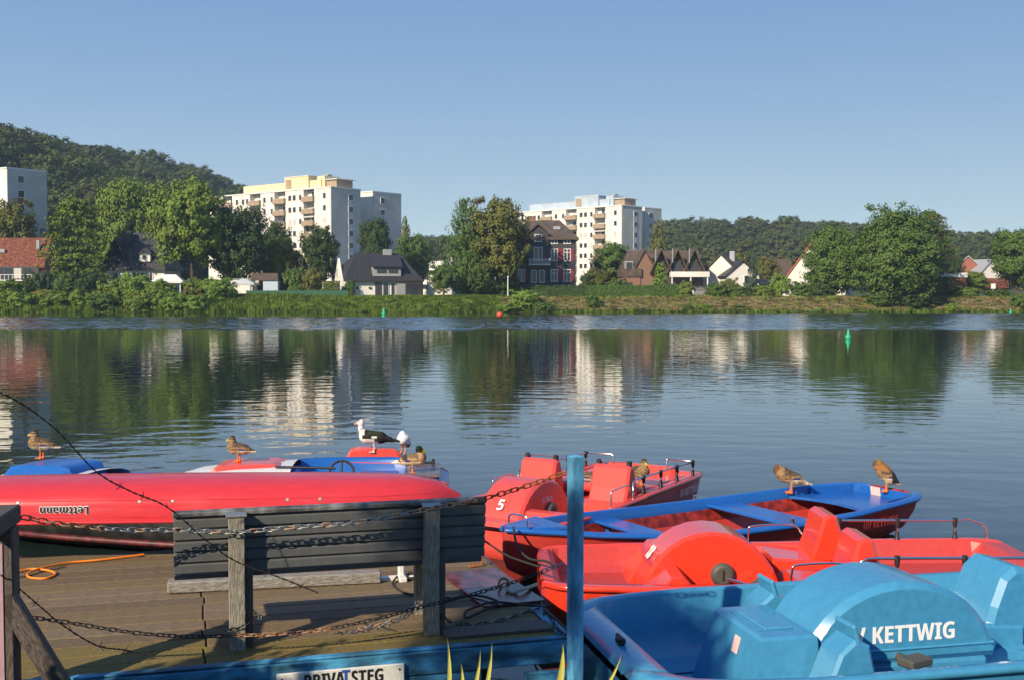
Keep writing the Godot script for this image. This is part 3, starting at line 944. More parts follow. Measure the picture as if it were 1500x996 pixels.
func right_houses():
	var t = simple_house("white_gabled_house", "white house with dark roof between the brick house and the blue spruce", 1056, 203, deg_to_rad(-28), 7.0, 7.5, 4.0, 7.8, M.render_white, M.roofdark, false, [[-1.8, 2.2, 1.1, 1.2], [1.6, 2.2, 1.1, 1.2]])
	bx(t, "chimney", Vector3(1.2, 7.4, -3.0), Vector3(0.9, 1.8, 0.9), M.zinc)
	t = simple_house("white_cottage", "small white cottage with dark gable roof and one dark window", 1088, 200, deg_to_rad(8), 6.0, 6.0, 3.8, 6.6, M.render_white, M.roofdark, false, [[0.7, 3.2, 1.1, 1.6]])
	t = simple_house("grey_roof_house", "house with plain grey brown roof behind the garden trees", 1142, 225, deg_to_rad(4), 5.5, 6.0, 3.6, 7.6, M.render_grey, M.roofbrown, true)
	bx(t, "chimney", Vector3(-2.3, 7.4, -3.0), Vector3(0.7, 1.4, 0.7), M.brick)
	t = simple_house("tall_gabled_house", "tall white gable wall with orange tiled roof edge beside the round tree", 1196, 200, deg_to_rad(-22), 10.0, 9.0, 3.6, 11.0, M.render_white, M.orangetile, false)
	t = simple_house("garden_shed", "tiny white gabled shed among the bushes below the tall white gable", 1158, 186, 0.0, 2.6, 2.4, 0.9, 2.3, M.render_white, M.slate, false)
	t = simple_house("garden_hut", "low white hut with slanting wall right of the blue spruce", 1124, 188, 0.3, 2.4, 2.4, 2.3, 3.2, M.render_white, M.slate, true)
	var g := ground_at(1388, 186)
	t = thing("flat_roof_building", "flat roofed pinkish brick building with white roof edge beside the giant tree", "building", Vector3(g.x - 0.7, g.y - 0.2, -185), deg_to_rad(3))
	bx(t, "wall", Vector3(0, 1.7, -2.5), Vector3(6.6, 3.4, 5.0), M.redbrick)
	bx(t, "roof_edge", Vector3(0, 3.75, -2.5), Vector3(7.0, 0.75, 5.4), M.frame)
	bx(t, "door", Vector3(-2.2, 1.1, 0.04), Vector3(1.6, 2.2, 0.12), M.greyplank)
	t = simple_house("small_brick_house", "small red brick house with white gable tip far right of the giant tree", 1418, 235, deg_to_rad(-20), 6.5, 6.0, 5.2, 8.6, M.redbrick, M.zinc, false, [[0.6, 4.4, 0.9, 1.0]])
	t = simple_house("far_white_house", "far white house with red lower roof near the right edge", 1452, 232, deg_to_rad(15), 6.0, 6.0, 4.4, 7.8, M.render_white, M.zinc, false)
	bx(t, "lean_to_roof", Vector3(-1.0, 2.6, 1.2), Vector3(8.0, 2.6, 2.0), M.rooftile, 0.6)
	# board fence, gate, hedges are in build_bank_growth

# ---------------------------------------------------------------- trees and bushes
class Leaves:
	var v := PackedVector3Array()
	var n := PackedVector3Array()
	var c := PackedColorArray()
	var i := PackedInt32Array()
	func leaf(p: Vector3, nm: Vector3, s: float, col: Color, r: RandomNumberGenerator):
		var a := nm.cross(Vector3(r.randf() - 0.5, r.randf() - 0.5, r.randf() - 0.5)).normalized()
		var b := nm.cross(a)
		var k := v.size()
		var w := s * (0.55 + 0.3 * r.randf())
		v.append(p - a * s); v.append(p - b * w); v.append(p + a * s); v.append(p + b * w)
		for q in 4:
			n.append(nm); c.append(col)
		i.append_array([k, k + 2, k + 1, k, k + 3, k + 2])
	# stretch a crown so that it just fills a width of 1 and a height of 1
	func fit(tall := 1.0):
		var a = []
		var b = []
		for k in range(0, v.size(), 4):
			a.append(Vector2(v[k].x, v[k].z).length()); b.append(v[k].y)
		a.sort(); b.sort()
		var sx: float = 0.5 / a[int(a.size() * 0.985)]
		var sy: float = tall / b[int(b.size() * 0.997)]
		for k in v.size(): v[k] = Vector3(v[k].x * sx, v[k].y * sy, v[k].z * sx)
		return self
	func mesh() -> ArrayMesh:
		var arr = []
		arr.resize(Mesh.ARRAY_MAX)
		arr[Mesh.ARRAY_VERTEX] = v
		arr[Mesh.ARRAY_NORMAL] = n
		arr[Mesh.ARRAY_COLOR] = c
		arr[Mesh.ARRAY_INDEX] = i
		var m := ArrayMesh.new()
		m.add_surface_from_arrays(Mesh.PRIMITIVE_TRIANGLES, arr)
		return m

func rdir(r: RandomNumberGenerator) -> Vector3:
	var z := r.randf_range(-1, 1)
	var a := r.randf() * TAU
	var s := sqrt(1 - z * z)
	return Vector3(cos(a) * s, z, sin(a) * s)

func tint(r: RandomNumberGenerator, spread: float, warm := 0.0) -> Color:
	var k := 1.0 + r.randf_range(-spread, spread)
	var w := r.randf() * warm
	return Color(k * (1.0 + w), k, k * (1.0 - 0.4 * w))

# crown of height 1 and width 1 standing on y = 0 (its foliage starts at y = low)
func broad_crown(sd: int, low: float, clumps: int, per: int, leaf: float, ragged := 0.25, warm := 0.3, tall := 1.0) -> ArrayMesh:
	var r := RandomNumberGenerator.new()
	r.seed = sd
	var f := FastNoiseLite.new()
	f.seed = sd
	f.frequency = 1.1
	var L := Leaves.new()
	var mid := (1.0 + low) * 0.5 * tall
	var hh := (1.0 - low) * 0.5 * tall
	for k in clumps:
		var d := rdir(r)
		var q := pow(r.randf(), 0.30)
		var full := 1.0 / pow(pow(absf(d.x), 2.8) + pow(absf(d.y), 2.8) + pow(absf(d.z), 2.8), 1.0 / 2.8)
		full = lerpf(1.0, full, 0.75)
		var lump := 1.0 - ragged + ragged * 1.9 * f.get_noise_3dv(d * 1.6) + ragged * 0.5
		var c := Vector3(d.x * 0.42, d.y * hh * 0.93, d.z * 0.42) * (q * lump * full) + Vector3(0, mid, 0)
		var cr := r.randf_range(0.05, 0.10)
		var t := tint(r, 0.16, warm)
		var out := Vector3(d.x, d.y * 0.8, d.z)
		for j in per:
			var e := rdir(r)
			var p := c + Vector3(e.x, e.y * 0.75, e.z) * cr * pow(r.randf(), 0.4)
			var nm := (e * 0.8 + out * 0.6 + rdir(r) * 0.55 + Vector3(0, 0.35, 0)).normalized()
			var u := 1.0 + r.randf_range(-0.12, 0.12)
			L.leaf(p, nm, leaf * r.randf_range(0.7, 1.25), Color(t.r * u, t.g * u, t.b * u), r)
	return L.fit(tall).mesh()

func conifer_crown(sd: int, low: float, layers: int, per: int, leaf: float, droop := 0.25, pw := 0.8) -> ArrayMesh:
	var r := RandomNumberGenerator.new()
	r.seed = sd
	var L := Leaves.new()
	for k in layers:
		var y := lerpf(low, 0.97, float(k) / layers)
		var rad := 0.5 * pow(1.0 - (y - low) / (1.0 - low), pw) + 0.015
		var arms := 5 + int(rad * 14)
		for a in arms:
			var an := r.randf() * TAU
			var len := rad * r.randf_range(0.7, 1.12)
			var t := tint(r, 0.2, 0.15)
			var n := int(per * len * 2.0) + 5
			for j in n:
				var q := pow(r.randf(), 0.6)
				var p := Vector3(cos(an) * len * q, y - droop * len * q * q + r.randf_range(-0.012, 0.012), sin(an) * len * q)
				p += Vector3(r.randf_range(-1, 1), r.randf_range(-0.6, 0.3), r.randf_range(-1, 1)) * (0.05 * len + 0.012)
				var nm := (Vector3(cos(an), 0.8, sin(an)) + rdir(r) * 0.9).normalized()
				L.leaf(p, nm, leaf * r.randf_range(0.7, 1.2), t, r)
	return L.fit().mesh()

# loose crown of long level sprays
func spray_crown(sd: int, low: float, sprays: int, per: int, leaf: float) -> ArrayMesh:
	var r := RandomNumberGenerator.new()
	r.seed = sd
	var L := Leaves.new()
	for k in sprays:
		var y := lerpf(low, 0.98, pow(r.randf(), 0.85))
		var t0 := (y - low) / (1.0 - low)
		var rad := 0.5 * sqrt(maxf(0.02, 1.0 - pow(t0, 2.2))) * r.randf_range(0.55, 1.05) * (0.75 + 0.25 * minf(1.0, t0 * 4.0))
		var an := r.randf() * TAU
		var dir := Vector3(cos(an), 0.18, sin(an))
		var side := Vector3(-sin(an), 0, cos(an))
		var t := tint(r, 0.25, 0.35)
		for j in per:
			var q := 0.45 + 0.55 * r.randf()
			var w := 0.085 * (1.15 - q)
			var p := Vector3(0, y - 0.03, 0) + dir * rad * q + side * r.randf_range(-w, w) + Vector3(0, r.randf_range(-0.02, 0.012) - 0.05 * q * q, 0)
			var nm := (Vector3(0, 1.0, 0) + dir * 0.4 + rdir(r) * 0.8).normalized()
			L.leaf(p, nm, leaf * r.randf_range(0.7, 1.2), t, r)
	return L.fit().mesh()

func trunk_mesh(sd: int, crown_low: float, girth: float, limbs := 6) -> ArrayMesh:
	var r := RandomNumberGenerator.new()
	r.seed = sd
	var st := ST()
	var pts = []
	var rad = []
	for k in 7:
		var t := k / 6.0
		pts.append(Vector3(sin(t * 3.0 + sd) * 0.018 * t, t * 0.82 - 0.01, cos(t * 2.3 + sd) * 0.018 * t))
		rad.append(girth * (1.25 - t) * (1.3 if k == 0 else 1.0))
	tube(st, pts, rad, 7)
	for k in limbs:
		var t := lerpf(crown_low * 0.9, 0.7, (k + 0.5) / limbs)
		var a := k * 2.4 + r.randf()
		var o := Vector3(0, t, 0)
		var e := o + Vector3(cos(a) * 0.3, 0.16 + 0.08 * r.randf(), sin(a) * 0.3)
		tube(st, [o, o.lerp(e, 0.5) + Vector3(0, -0.015, 0), e], [girth * 0.5, girth * 0.33, girth * 0.1], 5)
	return done(st)

var crowns := {}
var trunks := {}

func tree(called: String, label: String, px: float, top: float, w_px: float, d: float, crown: String, leaf: String, group := "", turn := 0.0, sink := 0.0):
	var g := ground_at(px, d)
	g.y -= sink
	var h := at(px, top, d).y - g.y
	var w := w_px / FOCAL * d
	var t := thing(called, label, "tree" if not ("bush" in called or "shrub" in called) else "bush", g, turn, group)
	pm(t, "trunk", trunks["thin" if crown.begins_with("bush") or crown.begins_with("cone") else "wide"], M.bark, Transform3D(Basis.from_scale(Vector3(w, h, w)), Vector3.ZERO))
	pm(t, "crown", crowns[crown], M["leaf_" + leaf], Transform3D(Basis.from_scale(Vector3(w, h / (0.55 if crown.begins_with("bush") else 1.0), w)), Vector3.ZERO))
	return t

func build_trees():
	crowns["broad_a"] = broad_crown(21, 0.08, 330, 56, 0.0155)
	crowns["broad_b"] = broad_crown(22, 0.10, 320, 56, 0.0158, 0.30)
	crowns["broad_c"] = broad_crown(23, 0.06, 310, 54, 0.016, 0.36, 0.5)
	crowns["high"] = broad_crown(35, 0.24, 320, 56, 0.0158, 0.30)
	crowns["round"] = broad_crown(24, 0.0, 440, 54, 0.0155, 0.14)
	crowns["giant"] = broad_crown(25, -0.02, 540, 60, 0.0125, 0.26, 0.35)
	crowns["giant_b"] = spray_crown(26, 0.0, 460, 40, 0.0115)
	crowns["spray"] = spray_crown(27, 0.03, 300, 42, 0.0135)
	crowns["cone"] = conifer_crown(28, 0.03, 26, 34, 0.020)
	crowns["cone_col"] = conifer_crown(29, 0.0, 30, 30, 0.032, 0.1, 0.45)
	crowns["cone_spiky"] = conifer_crown(30, 0.04, 32, 60, 0.0135, -0.35, 0.55)
	crowns["willow"] = conifer_crown(31, 0.02, 28, 46, 0.018, 0.75, 0.42)
	crowns["bush_a"] = broad_crown(32, -0.2, 170, 42, 0.023, 0.28, 0.35, 0.55)
	crowns["bush_b"] = broad_crown(33, -0.2, 160, 42, 0.024, 0.36, 0.4, 0.55)
	crowns["bush_c"] = broad_crown(34, -0.2, 180, 42, 0.021, 0.20, 0.2, 0.55)
	trunks["wide"] = trunk_mesh(3, 0.12, 0.024)
	trunks["thin"] = trunk_mesh(5, 0.05, 0.016, 4)
	var g := "trees in the gardens on the far bank"
	var list = [
		["olive tree rising behind the red tiled roof at the left edge", 18, 294, 80, 212, "broad_c", "olive"],
		["loose light green conifer with level sprays left of the slate roofed bungalow", 112, 290, 106, 186, "spray", "bright"],
		["bright green tree behind the slate roofed bungalow, nearer the conifer", 180, 266, 92, 226, "broad_a", "bright"],
		["bright green tree behind the slate roofed bungalow's dormer", 236, 276, 84, 228, "broad_b", "bright"],
		["tall bright green tree right of the garden pavilion, biggest on the left", 282, 262, 122, 189, "high", "bright"],
		["tree with leaves coloured dark for shade, right beside the tall bright green one, over the white shed", 349, 304, 92, 192, "broad_a", "dark"],  # dark leaf colour stands for the shade this tree is in
		["dark pointed treetop in front of the cream topped apartment block's left half", 406, 326, 54, 214, "broad_c", "dark"],
		["yellow green tree in front of the white apartment block", 412, 350, 66, 200, "round", "yellow"],
		["dark olive tree in front of the cream topped block's right corner", 470, 331, 62, 199, "broad_c", "dark"],
		["dark tree in front of the grey end block", 549, 321, 52, 232, "broad_a", "dark"],
		["drooping pale willow right of the grey end block", 594, 320, 38, 250, "willow", "olive"],
		["broad dark green tree low behind the metal roofed house", 606, 346, 66, 246, "broad_b", "mid"],
		["tall spiky dark tree, left one of the pair before the slate house", 683, 293, 82, 183, "cone_spiky", "mid"],
		["tall brownish green tree, right one of the pair before the slate house", 731, 291, 98, 184, "broad_c", "olive"],
		["small light garden tree between the metal roof and tall pair", 650, 388, 46, 180, "broad_b", "mid"],
		["leafy green tree between the bluish topped block and the brick house", 898, 356, 66, 207, "broad_b", "mid"],
		["yellowish round tree beside the slate house's right corner", 872, 394, 46, 194, "round", "olive"],
		["drooping olive willow behind the brick house roof", 963, 326, 60, 242, "willow", "olive"],
		["bright green column shaped thuja before the brick house", 967, 386, 27, 190, "cone_col", "grass"],
		["slim blue grey spruce right of the white cottage", 1103, 368, 30, 188, "cone", "blue"],
		["round dark green tree beside the tall white gable", 1220, 332, 88, 183, "round", "mid"],
		["giant spreading tree overhanging the water, widest on the right bank", 1312, 302, 138, 173, "giant", "mid"],
		["pale ragged tree merged into the giant tree's right side", 1360, 310, 84, 182, "giant_b", "olive"],
		["dark green tree at the right edge of the picture", 1492, 336, 84, 183, "broad_a", "mid"],
		["green tree right of the small brick house", 1428, 398, 42, 196, "broad_b", "bright"],
		["light green tree behind the white cottage and spruce", 1078, 372, 40, 232, "broad_c", "yellow"],
		["green tree between the spruce and the grey brown roof", 1124, 378, 42, 214, "broad_b", "olive"],
		["dark green tree low behind the giant tree's right side", 1392, 372, 40, 216, "round", "dark"],
		["dark tree behind the bungalow and the tall bright tree", 215, 318, 130, 240, "broad_c", "dark"],
		["dark tree closing the gap left of the slate house", 757, 330, 50, 205, "broad_a", "dark"],
	]
	for a in list:
		tree("tree", a[0], a[1], a[2], a[3], a[4], a[5], a[6], g, a[1] * 0.7)
	# the woods on the two hills, far off: each reads as one mass
	var small := [broad_crown(41, 0.0, 120, 40, 0.026, 0.16, 0.3), broad_crown(42, 0.0, 110, 40, 0.027, 0.2, 0.4), broad_crown(43, -0.05, 130, 40, 0.025, 0.12, 0.2)]
	var r := RandomNumberGenerator.new()
	r.seed = 99
	for side in 2:
		for kind in 3:
			var xf = []
			for k in (430 if side == 0 else 620):
				var x: float
				var d: float
				if side == 0:
					x = r.randf_range(-235, -66)
					d = r.randf_range(262, 425)
				else:
					x = r.randf_range(-190, 360)
					d = r.randf_range(395, 655)
				var y := land(x, d)
				if y < 3.2: continue
				var s := r.randf_range(0.75, 1.25)
				var w := (13.0 if side == 0 else 13.5) * s
				var h := (14.0 if side == 0 else 13.0) * s * r.randf_range(0.9, 1.12)
				xf.append([Transform3D(Basis(Vector3.UP, r.randf() * TAU) * Basis.from_scale(Vector3(w, h, w)), Vector3(x, y - 1.0, -d)), tint(r, 0.24, 0.3)])
			var mm := MultiMesh.new()
			mm.transform_format = MultiMesh.TRANSFORM_3D
			mm.use_colors = true
			mm.mesh = small[kind]
			mm.instance_count = xf.size()
			for k in xf.size():
				mm.set_instance_transform(k, xf[k][0])
				mm.set_instance_color(k, xf[k][1])
			var o := MultiMeshInstance3D.new()
			o.name = numbered("hillside_wood")
			o.multimesh = mm
			o.material_override = M.leaf_wood
			add_child(o)
			var sp = ["mixed dark broadleaf", "brownish", "rounded green"][kind]
			tag(o, "%s trees of the wood on the %s hill" % [sp, "steep left" if side == 0 else "long low right"], "wood", "", "stuff")

func bush(label: String, px: float, top: float, w_px: float, d: float, crown: String, leaf: String, grp: String):
	return tree("bush", label, px, top, w_px, d, crown, leaf, grp, px)

# a clipped hedge: a box of leaves
func hedge(label: String, x0: float, x1: float, d: float, top: float, depth: float, leaf: String, sd: int):
	var r := RandomNumberGenerator.new()
	r.seed = sd
	var a := ground_at(x0, d)
	var b := ground_at(x1, d)
	var y0 := minf(a.y, b.y)
	var h := at(x0, top, d).y - y0
	var w := b.x - a.x
	var t := thing("hedge", label, "hedge", Vector3((a.x + b.x) / 2, y0, -d))
	var L := Leaves.new()
	var n := int(w * h * 42) + int(w * depth * 26)
	for k in n:
		var p := Vector3(r.randf_range(-w / 2, w / 2), r.randf() * h, r.randf_range(-depth * 0.12, 0.05))
		var nm := Vector3(0, 0.3, 1)
		if r.randf() < depth / (h + depth):
			p = Vector3(p.x, h + r.randf_range(-0.1, 0.08), r.randf_range(-depth, 0))
			nm = Vector3(0, 1, 0.2)
		p += rdir(r) * 0.06
		L.leaf(p, (nm + rdir(r) * 0.7).normalized(), r.randf_range(0.09, 0.17), tint(r, 0.22, 0.2), r)
	pm(t, "foliage", L.mesh(), M["leaf_" + leaf])
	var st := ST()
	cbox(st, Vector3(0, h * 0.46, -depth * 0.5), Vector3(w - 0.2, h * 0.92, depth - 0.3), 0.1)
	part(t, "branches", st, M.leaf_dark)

func build_bank_growth():
	var gl := "bushes along the left bank"
	var kinds = ["bush_a", "bush_b", "bush_c"]
	# left bank thicket: [px, top, width, d, leaf, what]
	var L = [
		[15, 410, 54, 176, "bright", "mid green bush at the left edge of the far bank"],
		[52, 400, 44, 180, "dark", "dark clipped bush below the red tiled house"],
		[68, 398, 36, 181, "blue", "grey green dome bush below the loose conifer"],
		[92, 400, 34, 180, "mid", "second dome bush below the loose conifer"],
		[30, 428, 58, 171.5, "grass", "low bright bush at the water's edge, leftmost"],
		[80, 426, 56, 172, "bright", "olive low bush at the water's edge below the dome bushes"],
		[66, 424, 40, 174, "yellow", "small yellowish bush in the left thicket"],
		[118, 424, 54, 172, "bright", "green low bush at the water below the loose conifer"],
		[110, 412, 56, 179, "dark", "dark bush in front of the loose conifer's foot"],
		[130, 398, 60, 181, "dark", "dark bush left of the bungalow's white wall"],
		[165, 411, 56, 174, "bright", "leafy bush below the bungalow's awning"],
		[196, 401, 58, 175, "grass", "bright leafy bush below the bungalow's windows"],
		[232, 410, 56, 174, "bright", "broad leafy bush below the garden pavilion's left side"],
		[150, 429, 56, 171, "mid", "dark low bush hanging over the water, left"],
		[205, 428, 56, 171, "bright", "olive low bush at the water below the bungalow"],
		[250, 427, 56, 171, "grass", "green low bush at the water below the pavilion"],
		[283, 422, 50, 174, "olive", "clipped brownish bush right of the pavilion"],
		[318, 407, 58, 176, "grass", "big rounded bush before the gazebo"],
		[284, 432, 46, 171, "grass", "low grassy bush at the water's edge, end of the thicket"],
		[285, 408, 44, 181, "bright", "bright bush under the tall bright tree"],
		[430, 392, 46, 190, "mid", "round bush at the foot of the yellow green tree"],
		[456, 393, 42, 190, "olive", "olive bush right of the yellow green tree"],
		[395, 402, 40, 193, "dark", "dark bush behind the pale shed"],
		[512, 410, 16, 186, "mid", "narrow shrub against the white house's gable"],
		[770, 425, 56, 172.5, "grass", "bright bush at the water's edge below the tall pair"],
		[742, 444, 44, 170.5, "grass", "low bright weeds left of the water's edge bush"],
		[795, 442, 34, 170.5, "mid", "low weeds right of the water's edge bush"],
		[869, 431, 24, 172, "mid", "small dark bush alone on the bare bank"],
		[1008, 446, 18, 171, "mid", "little bush on the dry bank, left of two"],
		[1030, 445, 26, 171, "grass", "little bush on the dry bank, right of two"],
		[1082, 447, 22, 171, "grass", "low weed clump on the dry bank below the cottage"],
		[1005, 412, 26, 184, "bright", "light shrub at the hedge's right end"],
		[1050, 414, 34, 184, "mid", "green bush behind the grey gate"],
		[1068, 408, 34, 186, "olive", "olive bush below the white cottage"],
		[1084, 416, 40, 183, "mid", "low bush before the blue spruce"],
		[1118, 418, 34, 183, "bright", "light bush right of the blue spruce"],
		[1142, 402, 36, 187, "grass", "round leafy bush before the grey brown roof"],
		[1178, 412, 50, 183, "mid", "bush below the tall white gable"],
		[1208, 410, 50, 182, "dark", "dark bush under the round tree"],
		[1290, 432, 44, 172, "mid", "bush at the giant tree's foot, left"],
		[1335, 428, 60, 172.5, "dark", "bush at the giant tree's foot over the water"],
		[1366, 440, 36, 174, "dark", "dark bush at the giant tree's foot, right"],
		[1412, 420, 50, 182, "bright", "light bush right of the flat roofed building"],
		[1460, 424, 44, 182, "mid", "low bush left of the right edge tree"],
		[1495, 430, 30, 172, "mid", "bush at the water's edge on the far right"],
		[1395, 444, 20, 171, "grass", "small weed clump right of the giant tree"],
		[905, 408, 40, 192, "mid", "bush left of the brick house's side wing"],
		[975, 415, 30, 188, "mid", "bush right of the column thuja"],
		[860, 402, 26, 192, "dark", "dark bush at the slate house's right corner"],
		[698, 408, 50, 184, "dark", "dark undergrowth below the spiky tall tree"],
		[735, 406, 46, 185, "dark", "dark undergrowth below the brownish tall tree"],
	]
	for k in L.size():
		var a = L[k]
		bush(a[5], a[0], a[1], a[2], a[3], kinds[k % 3], a[4], "bushes and shrubs on the far bank")
	hedge("long clipped green hedge on the dry bank before the brick house", 858, 1012, 184, 419, 2.0, "hedge", 5)
	hedge("darker clipped hedge in front of the slate house", 742, 856, 185, 419, 1.6, "dark", 6)
	hedge("short brownish hedge on the lawn beside the white house", 472, 497, 184, 413, 1.6, "olive", 7)
	# green mesh fence on the lawn
	var t := thing("garden_fence", "low green garden fence along the lawn left of the white house", "fence", Vector3(at(435, 430, 181.5).x, land(-34, 181.5), -181.5))
	for k in 15:
		bx(t, "post", Vector3(-8.0 + k * 1.14, 0.55, 0), Vector3(0.1, 1.2, 0.1), M.fencegreen)
	for k in 14:
		bx(t, "panel", Vector3(-8.0 + (k + 0.5) * 1.14, 0.6, 0), Vector3(1.03, 0.9, 0.04), M.fencegreen)
	t = thing("plank_gate", "grey weathered plank gate at the hedge's right end", "gate", Vector3(at(1028, 430, 184).x, land(30, 184) - 0.1, -184))
	for k in 9: bx(t, "plank", Vector3(-1.1 + k * 0.28, 0.75 + 0.06 * sin(k * 2.1), 0), Vector3(0.25, 1.6, 0.06), M.greyplank)
	bx(t, "rail", Vector3(0, 1.1, -0.06), Vector3(2.5, 0.1, 0.06), M.greyplank)
	t = thing("board_fence", "pale board fence right of the flat roofed building", "fence", Vector3(at(1416, 430, 187).x, land(74, 187) - 0.1, -187))
	for k in 9: bx(t, "plank", Vector3(-1.2 + k * 0.29, 0.6, 0), Vector3(0.25, 1.3, 0.06), M.greyplank)
	t = thing("green_bin", "green box shaped bin at the lawn's edge beside the tall pair of trees", "bin", Vector3(at(671, 430, 181).x, land(-9, 181), -181))
	bx(t, "body", Vector3(0, 0.45, 0), Vector3(1.0, 0.9, 0.7), M.bin_green, 0.08)
	bx(t, "lid", Vector3(0, 0.96, 0), Vector3(1.06, 0.14, 0.76), M.bin_green, 0.05)
	# posts and lamps
	t = thing("white_post", "tall thin white post before the slate house's hedge", "post", Vector3(at(744, 430, 180).x, land(-1, 180), -180))
	var st := ST()
	tube(st, [Vector3(0, -0.3, 0), Vector3(0, 3.2, 0)], 0.09, 6)
	part(t, "pole", st, M.frame)
	bx(t, "cap", Vector3(0, 3.25, 0), Vector3(0.24, 0.14, 0.24), M.frame)
	t = thing("street_lamp", "bent arm street lamp between the apartment block and brick house", "street lamp", ground_at(889, 214))
	st = ST()
	tube(st, smooth_path([Vector3(0, -0.3, 0), Vector3(0, 5.5, 0), Vector3(0.3, 7.2, 0), Vector3(1.0, 7.7, 0)], 4), 0.09, 6)
	part(t, "pole", st, M.zinc)
	bx(t, "lamp_head", Vector3(1.2, 7.72, 0), Vector3(0.9, 0.16, 0.3), M.frame, 0.05)
	t = thing("notice_sign", "small white sign on a post near the right edge", "sign", ground_at(1455, 181))
	st = ST()
	tube(st, [Vector3(0, -0.2, 0), Vector3(0, 2.0, 0)], 0.05, 6)
	part(t, "pole", st, M.zinc)
	bx(t, "board", Vector3(0, 1.75, 0.06), Vector3(0.7, 0.8, 0.05), M.frame)
	# grass and weeds of the bank
	var tuft := func(sd: int, n: int, hgt: float, spread: float) -> ArrayMesh:
		var r := RandomNumberGenerator.new()
		r.seed = sd
		var B := Leaves.new()
		for k in n:
			var p := Vector3(r.randf_range(-spread, spread), 0, r.randf_range(-spread, spread))
			var lean := Vector3(r.randf_range(-0.4, 0.4), 1, r.randf_range(-0.4, 0.4)).normalized()
			var s := lean.cross(rdir(r)).normalized() * 0.035
			var h := hgt * r.randf_range(0.5, 1.1)
			var c := tint(r, 0.25, 0.3)
			var i0 := B.v.size()
			var nm := (Vector3(-0.3, 0.9, 0.45) + rdir(r) * 0.35).normalized()
			if (s * 2.0).cross(lean).dot(nm) > 0.0: s = -s
			for q in [p - s, p + s, p + lean * h]:
				B.v.append(q); B.n.append(nm); B.c.append(c)
			B.i.append_array([i0, i0 + 1, i0 + 2])
		return B.mesh()
	var meshes = {"grass": tuft.call(51, 34, 0.38, 0.42), "dry": tuft.call(52, 34, 0.15, 0.42), "reed": tuft.call(53, 26, 0.75, 0.30)}
	var r := RandomNumberGenerator.new()
	r.seed = 77
	var put = {"grass": [], "dry": [], "reed": []}
	for k in 24000:
		var x := r.randf_range(-88, 88)
		var s := shore(x)
		var d := s + 0.2 + pow(r.randf(), 1.25) * 13.0
		var edge := dry_edge(d, x)
		var dry: bool = x > edge and r.randf() < 0.90 - 0.75 * smoothstep(s + 2.6, s + 0.4, d)
		var sc := r.randf_range(0.7, 1.3)
		if x < -33: sc *= 1.5
		var e = [Transform3D(Basis(Vector3.UP, r.randf() * TAU) * Basis.from_scale(Vector3(1, 1, 1) * sc), Vector3(x, land(x, d) - 0.03, -d)), tint(r, 0.2, 0.12)]
		put["dry" if dry else ("reed" if d < s + 1.6 and r.randf() < 0.25 else "grass")].append(e)
	var what = {"grass": "green grass covering the far bank and lawn", "dry": "dry brownish grass on the right part of the far bank", "reed": "tall weeds along the far water's edge"}
	for k in put:
		var mm := MultiMesh.new()
		mm.transform_format = MultiMesh.TRANSFORM_3D
		mm.use_colors = true
		mm.mesh = meshes[k]
		mm.instance_count = put[k].size()
		for i in put[k].size():
			mm.set_instance_transform(i, put[k][i][0])
			mm.set_instance_color(i, put[k][i][1])
		var o := MultiMeshInstance3D.new()
		o.name = {"grass": "bank_grass", "dry": "dry_grass", "reed": "water_weeds"}[k]
		o.multimesh = mm
		o.material_override = M["leaf_dry"] if k == "dry" else M["leaf_grass"]
		add_child(o)
		tag(o, what[k], "grass", "", "stuff")

# ---------------------------------------------------------------- the pier
const PIER_AT := Vector3(0.38, 0, -7.23)     # its near right corner
const PIER_TURN := 15.5
const PIER_DEEP := 3.3

func pier_to_world(x: float, y: float, z: float) -> Vector3:
	return PIER_AT + Basis(Vector3.UP, deg_to_rad(PIER_TURN)) * Vector3(x, y, z)

